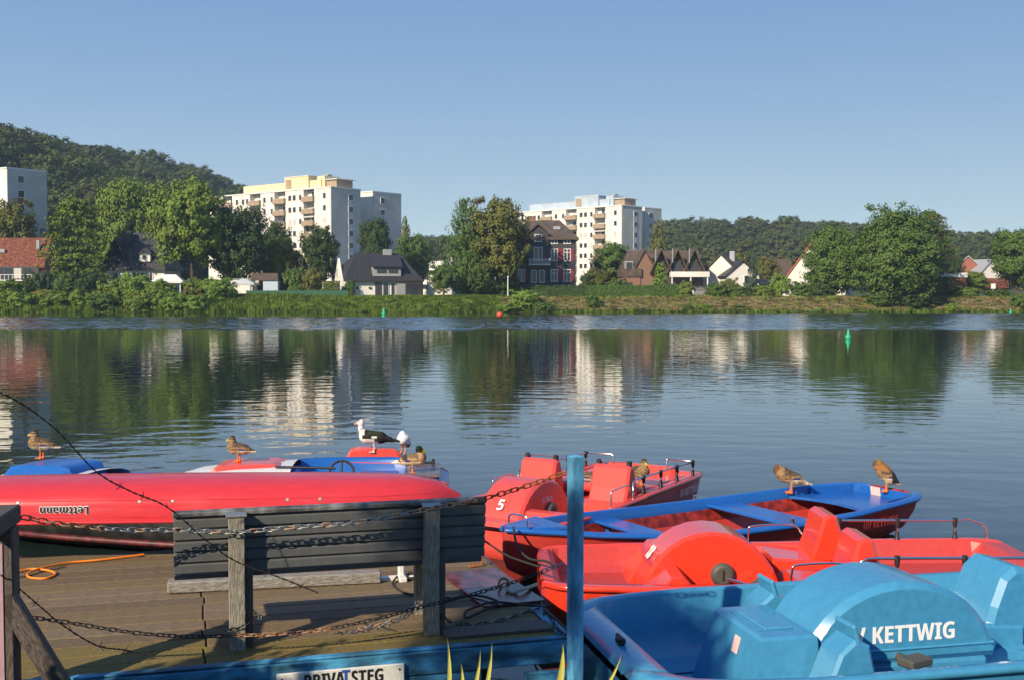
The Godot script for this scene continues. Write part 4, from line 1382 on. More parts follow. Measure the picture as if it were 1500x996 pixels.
func build_pier():
	var t := thing("pier", "weathered wooden plank pier with flaking blue fascia boards", "pier", PIER_AT, deg_to_rad(PIER_TURN))
	var rows := 16
	var w := PIER_DEEP / rows
	var ms = [M.deck_a, M.deck_b, M.deck_c]
	var meshes := {}
	for k in rows:
		for s in 2:
			var x0 := -7.2 if s == 0 else -2.25 + 0.012 * sin(k * 3.7)
			var x1 := -2.255 + 0.012 * sin(k * 3.7) if s == 0 else 0.0
			var lift := 0.003 * sin(k * 5.3 + s * 2.0)
			var m: Material = ms[(k * 2 + s * 1 + (k / 3)) % 3]
			if k < 3: m = M.deck_moss if (k + s) % 2 == 0 or k < 2 else M.deck_c
			var key := "%.3f" % (x1 - x0)
			if not meshes.has(key): meshes[key] = box_mesh(Vector3(x1 - x0 - 0.004, 0.04, w - 0.011), 0.006)
			pm(t, "plank", meshes[key], m, Transform3D(Basis(), Vector3((x0 + x1) / 2, DECK - 0.02 + lift, -(k + 0.5) * w)))
	# joists under the planks and the floats that carry them
	for x in [-6.6, -4.6, -2.25, -0.12]:
		bx(t, "joist", Vector3(x, DECK - 0.13, -PIER_DEEP / 2), Vector3(0.12, 0.16, PIER_DEEP - 0.1), M.darkwood)
	for x in [-5.6, -3.4, -1.2]:
		bx(t, "float", Vector3(x, 0.12, -PIER_DEEP / 2), Vector3(1.5, 0.66, PIER_DEEP - 0.5), M.hullgrey, 0.08)
	# fascia boards
	bx(t, "fascia_board", Vector3(-3.6, DECK - 0.075, 0.025), Vector3(7.2, 0.14, 0.04), M.bluefascia, 0.006)
	bx(t, "fascia_board", Vector3(-3.9, DECK - 0.225, 0.022), Vector3(6.6, 0.146, 0.036), M.bluefascia, 0.006)
	bx(t, "fascia_board", Vector3(-0.16, DECK - 0.25, 0.022), Vector3(0.32, 0.11, 0.036), M.bluefascia, 0.006)
	bx(t, "fascia_board", Vector3(-4.1, DECK - 0.38, 0.025), Vector3(6.2, 0.14, 0.04), M.bluefascia, 0.006)
	bx(t, "fascia_board", Vector3(-0.6, DECK - 0.37, -0.05), Vector3(1.0, 0.10, 0.03), M.deck_moss, 0.006)
	bx(t, "edge_strip", Vector3(-3.6, DECK + 0.004, -0.004), Vector3(7.18, 0.014, 0.06), M.bluefascia, 0.004)
	bx(t, "side_board", Vector3(0.02, DECK - 0.1, -PIER_DEEP / 2), Vector3(0.035, 0.19, PIER_DEEP - 0.05), M.darkwood, 0.006)
	pm(t, "edge_plate", box_mesh(Vector3(0.10, 0.012, 0.62), 0.003), M.bluefascia, Transform3D(Basis(), Vector3(-0.03, DECK + 0.012, -0.36)))
	# kerb beam lying on the deck behind the bench
	var kb := thing("kerb_beam", "grey weathered timber beam lying on the pier beyond the bench", "beam", at_h(404, 851, DECK + 0.045), deg_to_rad(PIER_TURN - 4.0))
	pm(kb, "beam", box_mesh(Vector3(1.55, 0.085, 0.13), 0.01), M.greybeam)
	# sign
	var s := thing("pier_sign", "white PRIVATSTEG sign screwed to the pier's blue front", "sign", pier_to_world(-1.47, DECK - 0.19, 0.062), deg_to_rad(PIER_TURN))
	bx(s, "board", Vector3.ZERO, Vector3(0.76, 0.27, 0.022), M.signwhite, 0.004)
	for q in [[-0.35, 0.115], [0.35, 0.115]]:
		bx(s, "screw", Vector3(q[0], q[1] - 0.012, 0.012), Vector3(0.012, 0.012, 0.006), M.black, 0.002)
	lettering(s, "PRIVA", 0.078, M.black, Transform3D(Basis(), Vector3(-0.105, 0.078, 0.013)), "lettering", 0.78)
	lettering(s, "T", 0.085, M.signblue, Transform3D(Basis(), Vector3(0.025, 0.084, 0.013)), "lettering", 0.78)
	lettering(s, "STEG", 0.078, M.black, Transform3D(Basis(), Vector3(0.155, 0.078, 0.013)), "lettering", 0.78)
	# fence posts
	var p := thing("fence_post", "dark timber post with pinkish face and slanting brace, left edge", "post", Vector3(-2.78, 0.35, -6.22), deg_to_rad(8))
	bx(p, "post", Vector3(0, 0.58, 0), Vector3(0.14, 1.2, 0.13), M.darkwood, 0.008)
	bx(p, "painted_face", Vector3(-0.025, 0.55, 0.068), Vector3(0.085, 1.1, 0.008), M.pinkpaint)
	pm(p, "cap_rail", box_mesh(Vector3(0.16, 0.10, 0.9), 0.01), M.darkwood, Transform3D(Basis(Vector3.RIGHT, 0.0), Vector3(-0.01, 1.235, 0.34)))
	pm(p, "brace", box_mesh(Vector3(0.10, 0.95, 0.09), 0.008), M.darkwood, Transform3D(Basis(Vector3.BACK, 0.5), Vector3(0.24, 0.40, 0.02)))
	p = thing("blue_post", "square light blue painted timber post at the pier's corner", "post", Vector3(0.385, -0.6, -6.93), deg_to_rad(26))
	pm(p, "post", box_mesh(Vector3(0.078, 2.42, 0.078), 0.005), M.bluewood, Transform3D(Basis(), Vector3(0, 1.21, 0)))

# ---------------------------------------------------------------- bench
func build_bench():
	var yaw := deg_to_rad(15.2)
	var t := thing("park_bench", "dark grey slatted park bench with grey timber posts, seen from behind", "bench", Vector3(-1.125, DECK, -7.215), yaw)
	var tilt := Basis(Vector3.RIGHT, 0.13)
	for k in 5:
		var y := 0.505 + k * 0.071
		var st := ST()
		# a ribbed hollow slat: flat face with a raised lip along its top
		slab(st, V2([-0.0365, -0.014, 0.0365, -0.014, 0.0365, -0.002, 0.017, 0.020, -0.028, 0.024, -0.0365, 0.014]), -0.975, 0.975, 0.003, -1, Transform3D(Basis(Vector3(0, 1, 0), Vector3(0, 0, 1), Vector3(1, 0, 0)), Vector3(0, 0, 0)))
		part(t, "slat", st, M.slat, Transform3D(tilt, Vector3(0, y, (y - 0.5) * 0.13)))
	pm(t, "top_rail", box_mesh(Vector3(1.96, 0.030, 0.058), 0.006), M.slattop, Transform3D(tilt, Vector3(0, 0.845, 0.046)))
	for s in [-1, 1]:
		var x: float = s * 0.605
		var st := ST()
		slab(st, V2([0.05, -0.01, 0.125, -0.01, 0.115, 0.40, 0.155, 0.82, 0.085, 0.83, 0.035, 0.45]), x - 0.048, x + 0.048, 0.004, -1, Transform3D(Basis(Vector3(0, 0, 1), Vector3(0, 1, 0), Vector3(1, 0, 0)), Vector3.ZERO))
		part(t, "back_post", st, M.greywood)
		pm(t, "post_cap", box_mesh(Vector3(0.125, 0.014, 0.075), 0.003), M.galv, Transform3D(tilt, Vector3(x, 0.838, 0.12)))
		bx(t, "front_leg", Vector3(x + 0.03, 0.20, -0.42), Vector3(0.09, 0.42, 0.08), M.greywood, 0.005)
		bx(t, "seat_bearer", Vector3(x + 0.03, 0.385, -0.19), Vector3(0.07, 0.06, 0.52), M.greywood, 0.005)
		bx(t, "inner_post", Vector3(x + 0.075, 0.26, 0.05), Vector3(0.045, 0.54, 0.05), M.darkwood, 0.004)
	for k in 5:
		pm(t, "seat_slat", box_mesh(Vector3(1.95, 0.035, 0.075), 0.006), M.slat, Transform3D(Basis(), Vector3(0, 0.434, -0.09 - k * 0.085)))

# ---------------------------------------------------------------- chains, wire, ropes
func link_mesh(l: float, w: float, r: float) -> ArrayMesh:
	var st := ST()
	st.set_smooth_group(1)
	var path = []
	for k in 8:
		var a := TAU * (k + 0.5) / 8
		path.append(Vector3(cos(a) * w * 0.5 + signf(cos(a)) * (l - w) * 0.5, sin(a) * w * 0.5, 0))
	var rings = []
	for k in 8:
		var p: Vector3 = path[k]
		var d: Vector3 = (path[(k + 1) % 8] - path[(k + 7) % 8]).normalized()
		var s := d.cross(Vector3.BACK)
		var ring := PackedVector3Array()
		for q in 5:
			var a := TAU * q / 5
			ring.append(p + s * cos(a) * r + Vector3.BACK * sin(a) * r)
		rings.append(ring)
	for k in 8:
		for q in 5:
			quad_o(st, rings[k][q], rings[k][(q + 1) % 5], rings[(k + 1) % 8][(q + 1) % 5], rings[(k + 1) % 8][q], (path[k] + path[(k + 1) % 8]) * 0.5)
	return done(st)

# mats: function from the fraction along the chain to a material
func chain(label: String, pts: Array, pitch: float, mats: Callable, sag := 0.0, group := "chains hanging along the pier's front"):
	var path := smooth_path(pts, 10)
	var t := thing("chain", label, "chain", pts[0], 0.0, group)
	var mesh := link_mesh(pitch * 1.32, pitch * 0.66, pitch * 0.10)
	var c := Curve3D.new()
	c.bake_interval = 0.01
	for p in path: c.add_point(p)
	var total := c.get_baked_length()
	var n := int(total / pitch)
	for k in n:
		var o := (k + 0.5) * pitch
		var p := c.sample_baked(o)
		var d := (c.sample_baked(minf(o + 0.01, total)) - c.sample_baked(maxf(o - 0.01, 0.0))).normalized()
		var b := frame(Vector3.ZERO, d, Vector3.UP).basis
		b = b * Basis(Vector3.RIGHT, (0.35 if k % 2 == 0 else 0.35 + PI / 2) + 0.25 * sin(k * 1.7))
		pm(t, "link", mesh, mats.call(float(k) / n, k), Transform3D(b, p - pts[0]))
	return t

func cord(called: String, label: String, category: String, pts: Array, r: float, m: Material, steps := 10):
	var o: Vector3 = pts[0]
	var t := thing(called, label, category, o)
	var rel = []
	for p in pts: rel.append(p - o)
	var st := ST()
	tube(st, smooth_path(rel, steps), r, 6)
	part(t, "strand", st, m)
	return t

func barbed_wire(label: String, pts: Array, barbs: Array):
	var o: Vector3 = pts[0]
	var t := thing("barbed_wire", label, "wire", o)
	var rel = []
	for p in pts: rel.append(p - o)
	var path := smooth_path(rel, 14)
	for s in 2:
		var tw = []
		for k in path.size():
			tw.append(path[k] + Vector3(0, cos(k * 1.3 + s * PI), sin(k * 1.3 + s * PI)) * 0.0032)
		var st := ST()
		tube(st, tw, 0.0027, 5)
		part(t, "strand", st, M.darkiron)
	for f in barbs:
		var c: Vector3 = path[int(f * (path.size() - 1))]
		var st := ST()
		for k in 4:
			var a: float = k * 1.55 + f * 20.0
			var e := Vector3(sin(f * 9.0 + k), cos(a), sin(a)).normalized()
			tube(st, [c - e * 0.004, c + e * 0.034], [0.0032, 0.0012], 4)
		part(t, "barb", st, M.darkiron)
	return t

func build_chains():
	var up = func(f, k):
		if f < 0.13: return M.halfrust if k % 2 else M.rust
		if f > 0.80: return M.rust
		if f > 0.68: return M.halfrust
		return M.galv if k % 5 else M.halfrust
	chain("upper chain, half rusted, from the left post past the bench to blue post", [at(32, 757, 6.25), at(100, 769, 6.42), at(180, 776, 6.62), at(262, 776, 6.78), at(340, 779, 6.88), at(430, 772, 6.98), at(520, 765, 7.08), at(600, 751, 7.18), at(632, 744, 7.22), at(700, 732, 7.14), at(770, 712, 7.05), at(832, 690, 6.98)], 0.044, up)
	var low = func(f, k):
		if f > 0.36 and f < 0.54: return M.rust if k % 3 == 0 else M.halfrust
		if f > 0.95: return M.galv
		return M.darkiron
	chain("lower chain with rusty red middle, crossing below the bench", [at(35, 903, 6.25), at(100, 912, 6.38), at(190, 926, 6.55), at(270, 932, 6.68), at(345, 931, 6.78), at(420, 928, 6.85), at(480, 921, 6.92), at(545, 908, 7.0), at(618, 889, 7.08), at(700, 868, 7.06), at(760, 850, 7.02), at(830, 823, 6.97)], 0.034, low)
	var slack = func(f, k): return M.galv if k % 3 else M.halfrust
	chain("slack pale chain end hanging from the bench's right post", [at(622, 862, 7.22), at(612, 890, 7.2), at(575, 912, 7.12), at(530, 924, 7.05), at(490, 927, 6.98)], 0.034, slack)
	chain("second slack pale chain beside the bench's right post", [at(616, 876, 7.24), at(598, 896, 7.22), at(560, 913, 7.16), at(520, 922, 7.1)], 0.034, slack)
	var dark = func(f, k): return M.darkiron if k % 4 else M.galv
	chain("dark chain lying in a curve on the pier's right corner", [at(642, 898, 7.24), at_h(664, 912, DECK + 0.02), at_h(700, 914, DECK + 0.02), at_h(740, 907, DECK + 0.02), at_h(782, 893, DECK + 0.02), at_h(800, 893, DECK + 0.02), at_h(815, 920, DECK + 0.02), at_h(834, 930, DECK + 0.02)], 0.034, dark)
	chain("chain wrapped round the bench's left post near its foot", [at(362, 852, 7.02), at(366, 890, 7.02), at(380, 905, 7.0), at(352, 918, 6.93), at(330, 925, 6.92), at(356, 928, 6.9)], 0.03, dark)
	barbed_wire("barbed wire sagging from the upper left past the canoe to the bench", [at(-40, 560, 5.6), at(20, 585, 5.75), at(80, 628, 5.9), at(140, 690, 6.05), at(190, 719, 6.2), at(245, 743, 6.35), at(300, 790, 6.5), at(345, 822, 6.66), at(410, 846, 6.75), at(465, 868, 6.8)], [0.42, 0.49, 0.56, 0.62, 0.86, 0.95])
	barbed_wire("loose barbed wire hanging below the left post over the planks", [at(0, 842, 6.1), at(22, 858, 6.25), at(60, 890, 6.4), at(90, 915, 6.5), at(140, 945, 6.62), at(180, 952, 6.7), at(214, 960, 6.75)], [0.3, 0.55, 0.7, 0.85, 0.97])

# ---------------------------------------------------------------- small things on and around the pier
func ring_mesh(R: float, r: float, n := 14) -> ArrayMesh:
	var st := ST()
	var pts = []
	for k in n + 1:
		pts.append(Vector3(cos(TAU * k / n) * R, 0, sin(TAU * k / n) * R))
	tube(st, pts, r, 6, 1, false)
	return done(st)

func build_small_things():
	var y := DECK + 0.012
	# orange cable
	cord("orange_cable", "orange cable with a loop lying on the planks at the left", "cable", [at_h(-40, 848, y), at_h(20, 838, y), at_h(46, 833, y + 0.004), at_h(72, 836, y + 0.004), at_h(80, 841, y), at_h(66, 847, y), at_h(44, 846, y), at_h(40, 840, y + 0.006), at_h(60, 832, y + 0.01), at_h(100, 824, y), at_h(145, 820, y), at_h(210, 812, y)], 0.0095, M.orange, 8)
	cord("dark_cable", "thin dark cable lying beside the orange one", "cable", [at_h(-20, 852, y), at_h(30, 845, y), at_h(60, 838, y - 0.004), at_h(95, 830, y - 0.004)], 0.004, M.rope, 6)
	# loose board
	var c := at_h(718, 858, DECK + 0.02)
	var t := thing("loose_board", "smooth dark red board lying on the pier's right end", "board", Vector3(c.x, DECK + 0.013, c.z), deg_to_rad(14))
	pm(t, "board", box_mesh(Vector3(0.46, 0.018, 1.02), 0.003), M.hatchboard, Transform3D(Basis(Vector3.UP, 0.12), Vector3.ZERO))
	t = thing("cover_plank", "dark flat plank lying on the pier below the chain curve", "plank", at_h(728, 925, DECK) + Vector3(0, 0.014, 0), deg_to_rad(16))
	pm(t, "plank", box_mesh(Vector3(0.72, 0.02, 0.2), 0.003), M.darkwood)
	# iron rings on the pier's right edge
	for q in [[700, 824, "rusty mooring ring near the pier's far right corner"], [738, 860, "rusty mooring ring halfway along the pier's right edge"]]:
		c = at_h(q[0], q[1], DECK + 0.03)
		t = thing("mooring_ring", q[2], "mooring ring", Vector3(c.x, DECK, c.z), 0.5, "mooring rings on the pier's right edge")
		pm(t, "ring", ring_mesh(0.042, 0.0085), M.rust, Transform3D(Basis(Vector3.RIGHT, 1.35), Vector3(0, 0.052, 0)))
		pm(t, "plate", box_mesh(Vector3(0.12, 0.014, 0.05), 0.004), M.rust, Transform3D(Basis(), Vector3(-0.02, 0.008, 0)))
	# ropes
	cord("coiled_rod", "dark bent hose forming a loop on the loose board", "hose", [at_h(640, 886, y), at_h(690, 872, y + 0.02), at_h(728, 880, y + 0.03), at_h(722, 888, y + 0.03), at_h(700, 898, y + 0.02), at_h(683, 905, y + 0.01), at_h(682, 896, y + 0.025), at_h(700, 888, y + 0.03), at_h(725, 882, y + 0.035), at_h(770, 886, y + 0.01), at_h(805, 890, y)], 0.009, M.rope)
	cord("bow_rope", "dark rope from the rowing boat's bow down to the pier", "rope", [at(752, 772, 10.9), at(758, 800, 10.6), at(775, 818, 10.2), at(800, 822, 9.7), at(812, 830, 9.4)], 0.011, M.rope)
	cord("mooring_line", "dark mooring line hanging between the pier's edge and red boats", "rope", [at_h(707, 790, DECK), at(740, 812, 9.8), at(765, 822, 9.6), at(790, 830, 9.4)], 0.009, M.rope)
	cord("pale_rope", "short pale rope knotted at the pier's right edge", "rope", [at_h(742, 862, DECK + 0.04), at_h(752, 868, DECK + 0.03), at_h(762, 864, DECK + 0.05), at_h(775, 860, DECK + 0.04), at_h(786, 856, DECK + 0.01)], 0.014, M.ropepale)
	cord("edge_rope", "dark rope drooping from the pier's edge toward the blue post", "rope", [at_h(768, 868, DECK), at(790, 890, 7.9), at(812, 905, 7.5), at(834, 925, 7.1)], 0.010, M.rope)
	cord("hook_bar", "bent iron bar at the red pedal boat's bow", "bar", [at(797, 920, 7.6), at(796, 905, 7.65), at(800, 890, 7.7), at(808, 885, 7.7)], 0.008, M.darkiron)
	# white cleat bracket
	c = at_h(578, 849, DECK)
	t = thing("white_cleat", "white painted dock cleat with dark rope on the planks", "cleat", Vector3(c.x, DECK, c.z), deg_to_rad(14))
	bx(t, "plate", Vector3(0, 0.014, 0), Vector3(0.34, 0.03, 0.06), M.whitepaint, 0.004)
	bx(t, "stem", Vector3(0.05, 0.06, 0), Vector3(0.05, 0.12, 0.06), M.whitepaint, 0.012)
	bx(t, "foot", Vector3(0.05, 0.02, 0.07), Vector3(0.06, 0.04, 0.10), M.whitepaint, 0.008)
	pm(t, "rope_turn", ring_mesh(0.035, 0.012), M.rope, Transform3D(Basis(Vector3.RIGHT, 0.4), Vector3(0.12, 0.03, 0.03)))
	cord("cleat_rope", "dark rope leading from the white cleat to the bench post", "rope", [c + Vector3(0.02, 0.03, 0.02), at_h(575, 856, y), at_h(592, 868, y), at_h(620, 873, y), at_h(660, 876, y)], 0.008, M.rope)
	# buoys
	for q in [[1243, 497, 0.62, "green", "green cone buoy floating before the giant tree's reflection"], [562, 461.5, 0.95, "green", "small green buoy near the far lawn below the white house"], [1481, 458.5, 0.7, "green", "small green buoy near the far bank at the right edge"], [732, 464, 0.75, "red", "small red ball buoy near the far bank below the tall pair"]]:
		var p := at_h(q[0], q[1], 0.0)
		p.y = 0.0
		t = thing("buoy", q[4], "buoy", p, 0.0, "buoys on the river")
		var st := ST()
		var s: float = q[2]
		var prof = [[0.0, 0.26], [0.30, 0.30], [0.34, 0.16], [0.75, 0.09], [0.98, 0.03], [1.0, 0.0]] if q[3] == "green" else [[-0.3, 0.2], [-0.1, 0.4], [0.15, 0.5], [0.45, 0.46], [0.7, 0.28], [0.8, 0.06], [0.82, 0.0]]
		var rings = []
		for pr in ([[-0.2, 0.0]] + prof):
			var ring := PackedVector3Array()
			for k in 14: ring.append(Vector3(cos(TAU * k / 14) * pr[1] * s, pr[0] * s, sin(TAU * k / 14) * pr[1] * s))
			rings.append(ring)
		loft(st, rings, [1], true)
		part(t, "float_body", st, M.buoygreen if q[3] == "green" else M.buoyred)
		if q[3] == "green": pm(t, "collar", ring_mesh(0.3 * s, 0.03 * s), M.buoygreen, Transform3D(Basis(), Vector3(0, 0.3 * s, 0)))

# ---------------------------------------------------------------- boats
# sections: [x, half width, keel y, rim y, floor y, rim width]; gives outer hull, rim and inside as separate strips
func boat_shell(t: Node, sec: Array, outer: Material, rim: Material, inside: Material, band := 0.0, flare := 0.9, crisp := false):
	var o = []
	var r = []
	var n = []
	for s in sec:
		var x: float = s[0]
		var w: float = s[1]
		var yk: float = s[2]
		var yr: float = s[3]
		var fl: float = s[4]
		var rw: float = s[5]
		var bw := w * flare
		var a = [Vector2(0, yk), Vector2(bw * 0.62, yk + 0.015), Vector2(bw * 0.86, yk + (yr - yk) * 0.16), Vector2(lerpf(bw, w, 0.5), yk + (yr - yk) * 0.55), Vector2(w - 0.012, yr - 0.055)]
		var b = [Vector2(w - 0.012, yr - 0.055), Vector2(w + 0.012, yr - 0.05), Vector2(w + 0.022, yr - 0.03), Vector2(w + 0.016, yr - 0.008), Vector2(w, yr), Vector2(w - rw + 0.012, yr), Vector2(w - rw, yr - 0.012), Vector2(w - rw - band * 0.1, yr - 0.012 - band)]
		var last: Vector2 = b[-1]
		var dn := maxf(last.y - fl, 0.001)
		var ins := minf(0.05 + dn * 0.12, last.x * 0.5)
		var c = [last, Vector2(last.x - ins * 0.45, last.y - dn * 0.55), Vector2(last.x - ins * 0.75, fl + minf(0.05, dn * 0.3)), Vector2(last.x - ins - minf(0.05, dn * 0.3), fl), Vector2(0, fl)]
		for q in [[a, o], [b, r], [c, n]]:
			var L := PackedVector3Array()
			var R := PackedVector3Array()
			for p in q[0]:
				L.append(Vector3(x, p.y, -p.x)); R.append(Vector3(x, p.y, p.x))
			q[1].append([L, R])
	for q in [["hull", o, outer], ["gunwale", r, rim], ["inside", n, inside]]:
		var st := ST()
		for side in 2:
			var rings = []
			for k in q[1]: rings.append(k[side])
			loft(st, rings, [-1] if crisp and q[0] == "inside" else ([1] if q[0] != "gunwale" else [2]), false, (side == 0))
			if q[0] == "gunwale":          # one rail on each side
				part(t, "gunwale", st, q[2])
				st = ST()
		if q[0] == "gunwale": continue
		if q[0] == "hull":           # close the two ends
			st.set_smooth_group(-1)
			for e in [0, -1]:
				var L: PackedVector3Array = q[1][e][0]
				var R: PackedVector3Array = q[1][e][1]
				for k in L.size() - 1:
					tri(st, L[k], L[k + 1], R[k + 1]); tri(st, L[k], R[k + 1], R[k])
		part(t, q[0], st, q[2])

func rail(t: Node, pts: Array, posts: Array, base_y: float, r := 0.013):
	var st := ST()
	tube(st, pts, r, 8)
	var o := part(t, "rail", st, M.steel)
	for p in posts:
		var top: Vector3 = p
		st = ST()
		tube(st, [Vector3(top.x, base_y, top.z), top], 0.011, 7)
		var q := part(t, "stanchion", st, M.steel)
		st = ST()
		tube(st, [Vector3(top.x, base_y - 0.002, top.z), Vector3(top.x, base_y + 0.02, top.z), Vector3(top.x, base_y + 0.09, top.z)], [0.038, 0.024, 0.016], 9)
		part(q, "foot", st, M.rubber)
		st = ST()
		tube(st, [top - Vector3(0, 0.07, 0), top - Vector3(0, 0.03, 0), top + Vector3(0, 0.022, 0)], [0.016, 0.023, 0.023], 9)
		part(q, "fitting", st, M.rubber)

# red pedal boat; nose = length of the open foredeck in front of the wheel housing
func red_pedal_boat(label: String, where: Vector3, turn: float, m: Material, floor_m: Material, nose: float, number: String, seat_bars: bool, hoops: bool, side_text: bool):
	var t := thing("pedal_boat", label, "pedal boat", where, turn, "pedal boats moored at the pier")
	var n := nose - 0.8
	var e := n + (0.3 if hoops else 0.0)      # everything aft of the rails' middle
	var sec = [[0.0, 0.50, 0.10, 0.36, 0.35, 0.1], [0.02, 0.60, 0.04, 0.40, 0.398, 0.1], [0.10, 0.72, -0.06, 0.41, 0.408, 0.1]]
	if nose > 0.5:
		sec += [[0.15, 0.75, -0.1, 0.41, 0.37, 0.10], [0.21, 0.78, -0.12, 0.41, 0.19, 0.10], [0.8, 0.85, -0.14, 0.41, 0.17, 0.10]]
	else:
		sec += [[0.20, 0.78, -0.12, 0.41, 0.40, 0.10]]
	sec += [[1.4 + n, 0.86, -0.14, 0.41, 0.17, 0.10], [2.05 + n, 0.86, -0.14, 0.41, 0.17, 0.10], [2.12 + n, 0.86, -0.14, 0.41, 0.30, 0.10], [2.72 + n, 0.86, -0.14, 0.42, 0.30, 0.10], [2.78 + n, 0.86, -0.14, 0.43, 0.24, 0.11], [4.1 + e, 0.84, -0.14, 0.45, 0.26, 0.13], [4.18 + e, 0.82, -0.12, 0.45, 0.42, 0.13], [4.22 + e, 0.81, -0.1, 0.45, 0.448, 0.13], [4.36 + e, 0.76, 0.0, 0.45, 0.448, 0.13], [4.42 + e, 0.70, 0.12, 0.42, 0.40, 0.1]]
	boat_shell(t, sec, m, m, floor_m if not hoops else m, 0.0, 0.9, true)
	# paddle wheel housing
	var st := ST()
	var poly := PackedVector2Array()
	poly.append(Vector2(0.80 + n, 0.12))
	for k in 13:
		var a := PI - PI * (0.09 + 0.82 * k / 12.0)
		poly.append(Vector2(1.43 + n + cos(a) * 0.61, 0.12 + sin(a) * 0.62))
	poly.append(Vector2(2.08 + n, 0.12))
	slab(st, poly, -0.28, 0.28, 0.03, 3)
	var hump := part(t, "wheel_housing", st, m)
	# number on the front slope, read from the bow
	var pa := Vector3(0.945 + n, 0.50, 0.0)
	var tang := Vector3(0.63, 0.77, 0).normalized()
	var xf := frame(pa + Vector3(-0.8, 0.58, 0) * 0.018, Vector3.BACK, tang)
	lettering(hump, number, 0.13, M.white, xf, "number", 0.9)
	if number == "5": lettering(hump, "6 PAX", 0.06, M.sticker, Transform3D(Basis(), Vector3(1.45 + n, 0.52, 0.282)), "lettering", 1.0)
	# foot wells: sloping plates both sides of the housing
	for s in [-1, 1]:
		st = ST()
		slab(st, V2([0.74 + n, 0.15, 1.36 + n, 0.15, 1.20 + n, 0.36, 1.10 + n, 0.47, 1.00 + n, 0.46, 0.84 + n, 0.28]), 0.27, 0.76, 0.012, -1, Transform3D(Basis.from_scale(Vector3(1, 1, s)), Vector3.ZERO))
		part(t, "foot_plate", st, m)
		st = ST()
		tube(st, [Vector3(1.52 + n, 0.37, s * 0.275), Vector3(1.52 + n, 0.37, s * 0.31), Vector3(1.52 + n, 0.37, s * 0.325)], [0.105, 0.105, 0.07], 18)
		var hub := part(t, "pedal_hub", st, M.pedalgrey)
		bx(hub, "slot", Vector3(1.52 + n, 0.37, s * 0.328), Vector3(0.015, 0.09, 0.008), M.rubber)
		st = ST()
		tube(st, [Vector3(1.55 + n, 0.35, s * 0.33), Vector3(1.72 + n, 0.30, s * 0.36)], 0.016, 6)
		var cr := part(t, "crank", st, M.steel)
		pm(cr, "pedal", box_mesh(Vector3(0.17, 0.05, 0.12), 0.012), M.pedalgrey, Transform3D(Basis(Vector3.BACK, 0.5), Vector3(1.76 + n, 0.31, s * 0.43)))
		# seat
		st = ST()
		slab(st, V2([2.05 + n, 0.18, 2.62 + n, 0.18, 2.62 + n, 0.36, 2.08 + n, 0.40]), -0.30, 0.30, 0.025, -1, Transform3D(Basis(), Vector3(0, 0, s * 0.5)))
		var seat := part(t, "seat", st, m)
		st = ST()
		var back = V2([2.42 + n, 0.34, 2.80 + n, 0.34, 2.73 + n, 0.60, 2.68 + n, 0.765, 2.60 + n, 0.78, 2.55 + n, 0.75, 2.49 + n, 0.52])
		slab(st, back, -0.25, 0.25, 0.028, -1, Transform3D(Basis(), Vector3(0, 0, s * 0.5)))
		part(t, "seat_back", st, m)
		if seat_bars:
			for dz in [-0.2, 0.2]: bx(seat, "bar_block", Vector3(2.64 + n, 0.795, s * 0.5 + dz), Vector3(0.06, 0.07, 0.055), M.rubber, 0.01)
			st = ST()
			tube(st, [Vector3(2.64 + n, 0.815, s * 0.5 - 0.2), Vector3(2.64 + n, 0.815, s * 0.5 + 0.2)], 0.011, 8)
			part(seat, "bar", st, M.steel)
		# grab bar beside the seat
		st = ST()
		tube(st, smooth_path([Vector3(1.98 + n, 0.41, s * 0.80), Vector3(1.99 + n, 0.53, s * 0.80), Vector3(2.04 + n, 0.575, s * 0.80), Vector3(2.4 + n, 0.585, s * 0.80), Vector3(2.5 + n, 0.50, s * 0.78)], 4), 0.010, 7)
		part(t, "grab_bar", st, M.steel)
		# rail
		var z: float = s * 0.79
		var posts = []
		for x in ([2.86, 3.42, 3.98] if not hoops else [2.84, 3.22, 3.6, 4.0]): posts.append(Vector3(x + n, 0.625, z) if x < 3.0 else Vector3(x + lerpf(n, e, (x - 2.8) / 1.2), 0.625, z))
		var pts = [Vector3(2.55 + n, 0.42, z), Vector3(2.56 + n, 0.60, z), Vector3(2.62 + n, 0.625, z), Vector3(4.0 + e, 0.625, z), Vector3(4.1 + e, 0.645, z), Vector3(4.22 + e, 0.60, z * 0.98), Vector3(4.27 + e, 0.56, z * 0.97), Vector3(4.285 + e, 0.45, z * 0.97)]
		if hoops:
			pts = [Vector3(2.55 + n, 0.42, z), Vector3(2.56 + n, 0.60, z), Vector3(2.62 + n, 0.625, z), Vector3(4.02 + e, 0.625, z), Vector3(4.03 + e, 0.625, z * 0.98), Vector3(4.05 + e, 0.625, z * 0.55), Vector3(4.06 + e, 0.62, z * 0.5), Vector3(4.06 + e, 0.46, z * 0.5)]
		rail(t, pts, posts, 0.43)
	if hoops:
		bx(t, "rear_deck", Vector3(3.45 + e, 0.38, 0), Vector3(1.3, 0.10, 1.36), m, 0.03)
		bx(t, "rear_seat", Vector3(4.12 + e, 0.45, 0), Vector3(0.16, 0.14, 1.0), m, 0.04)
	if side_text:
		lettering(t, "UV KETTWIG", 0.095, M.sticker, Transform3D(Basis(Vector3.RIGHT, 0.1), Vector3(3.75 + e, 0.29, 0.852)), "lettering", 0.75)
	return t

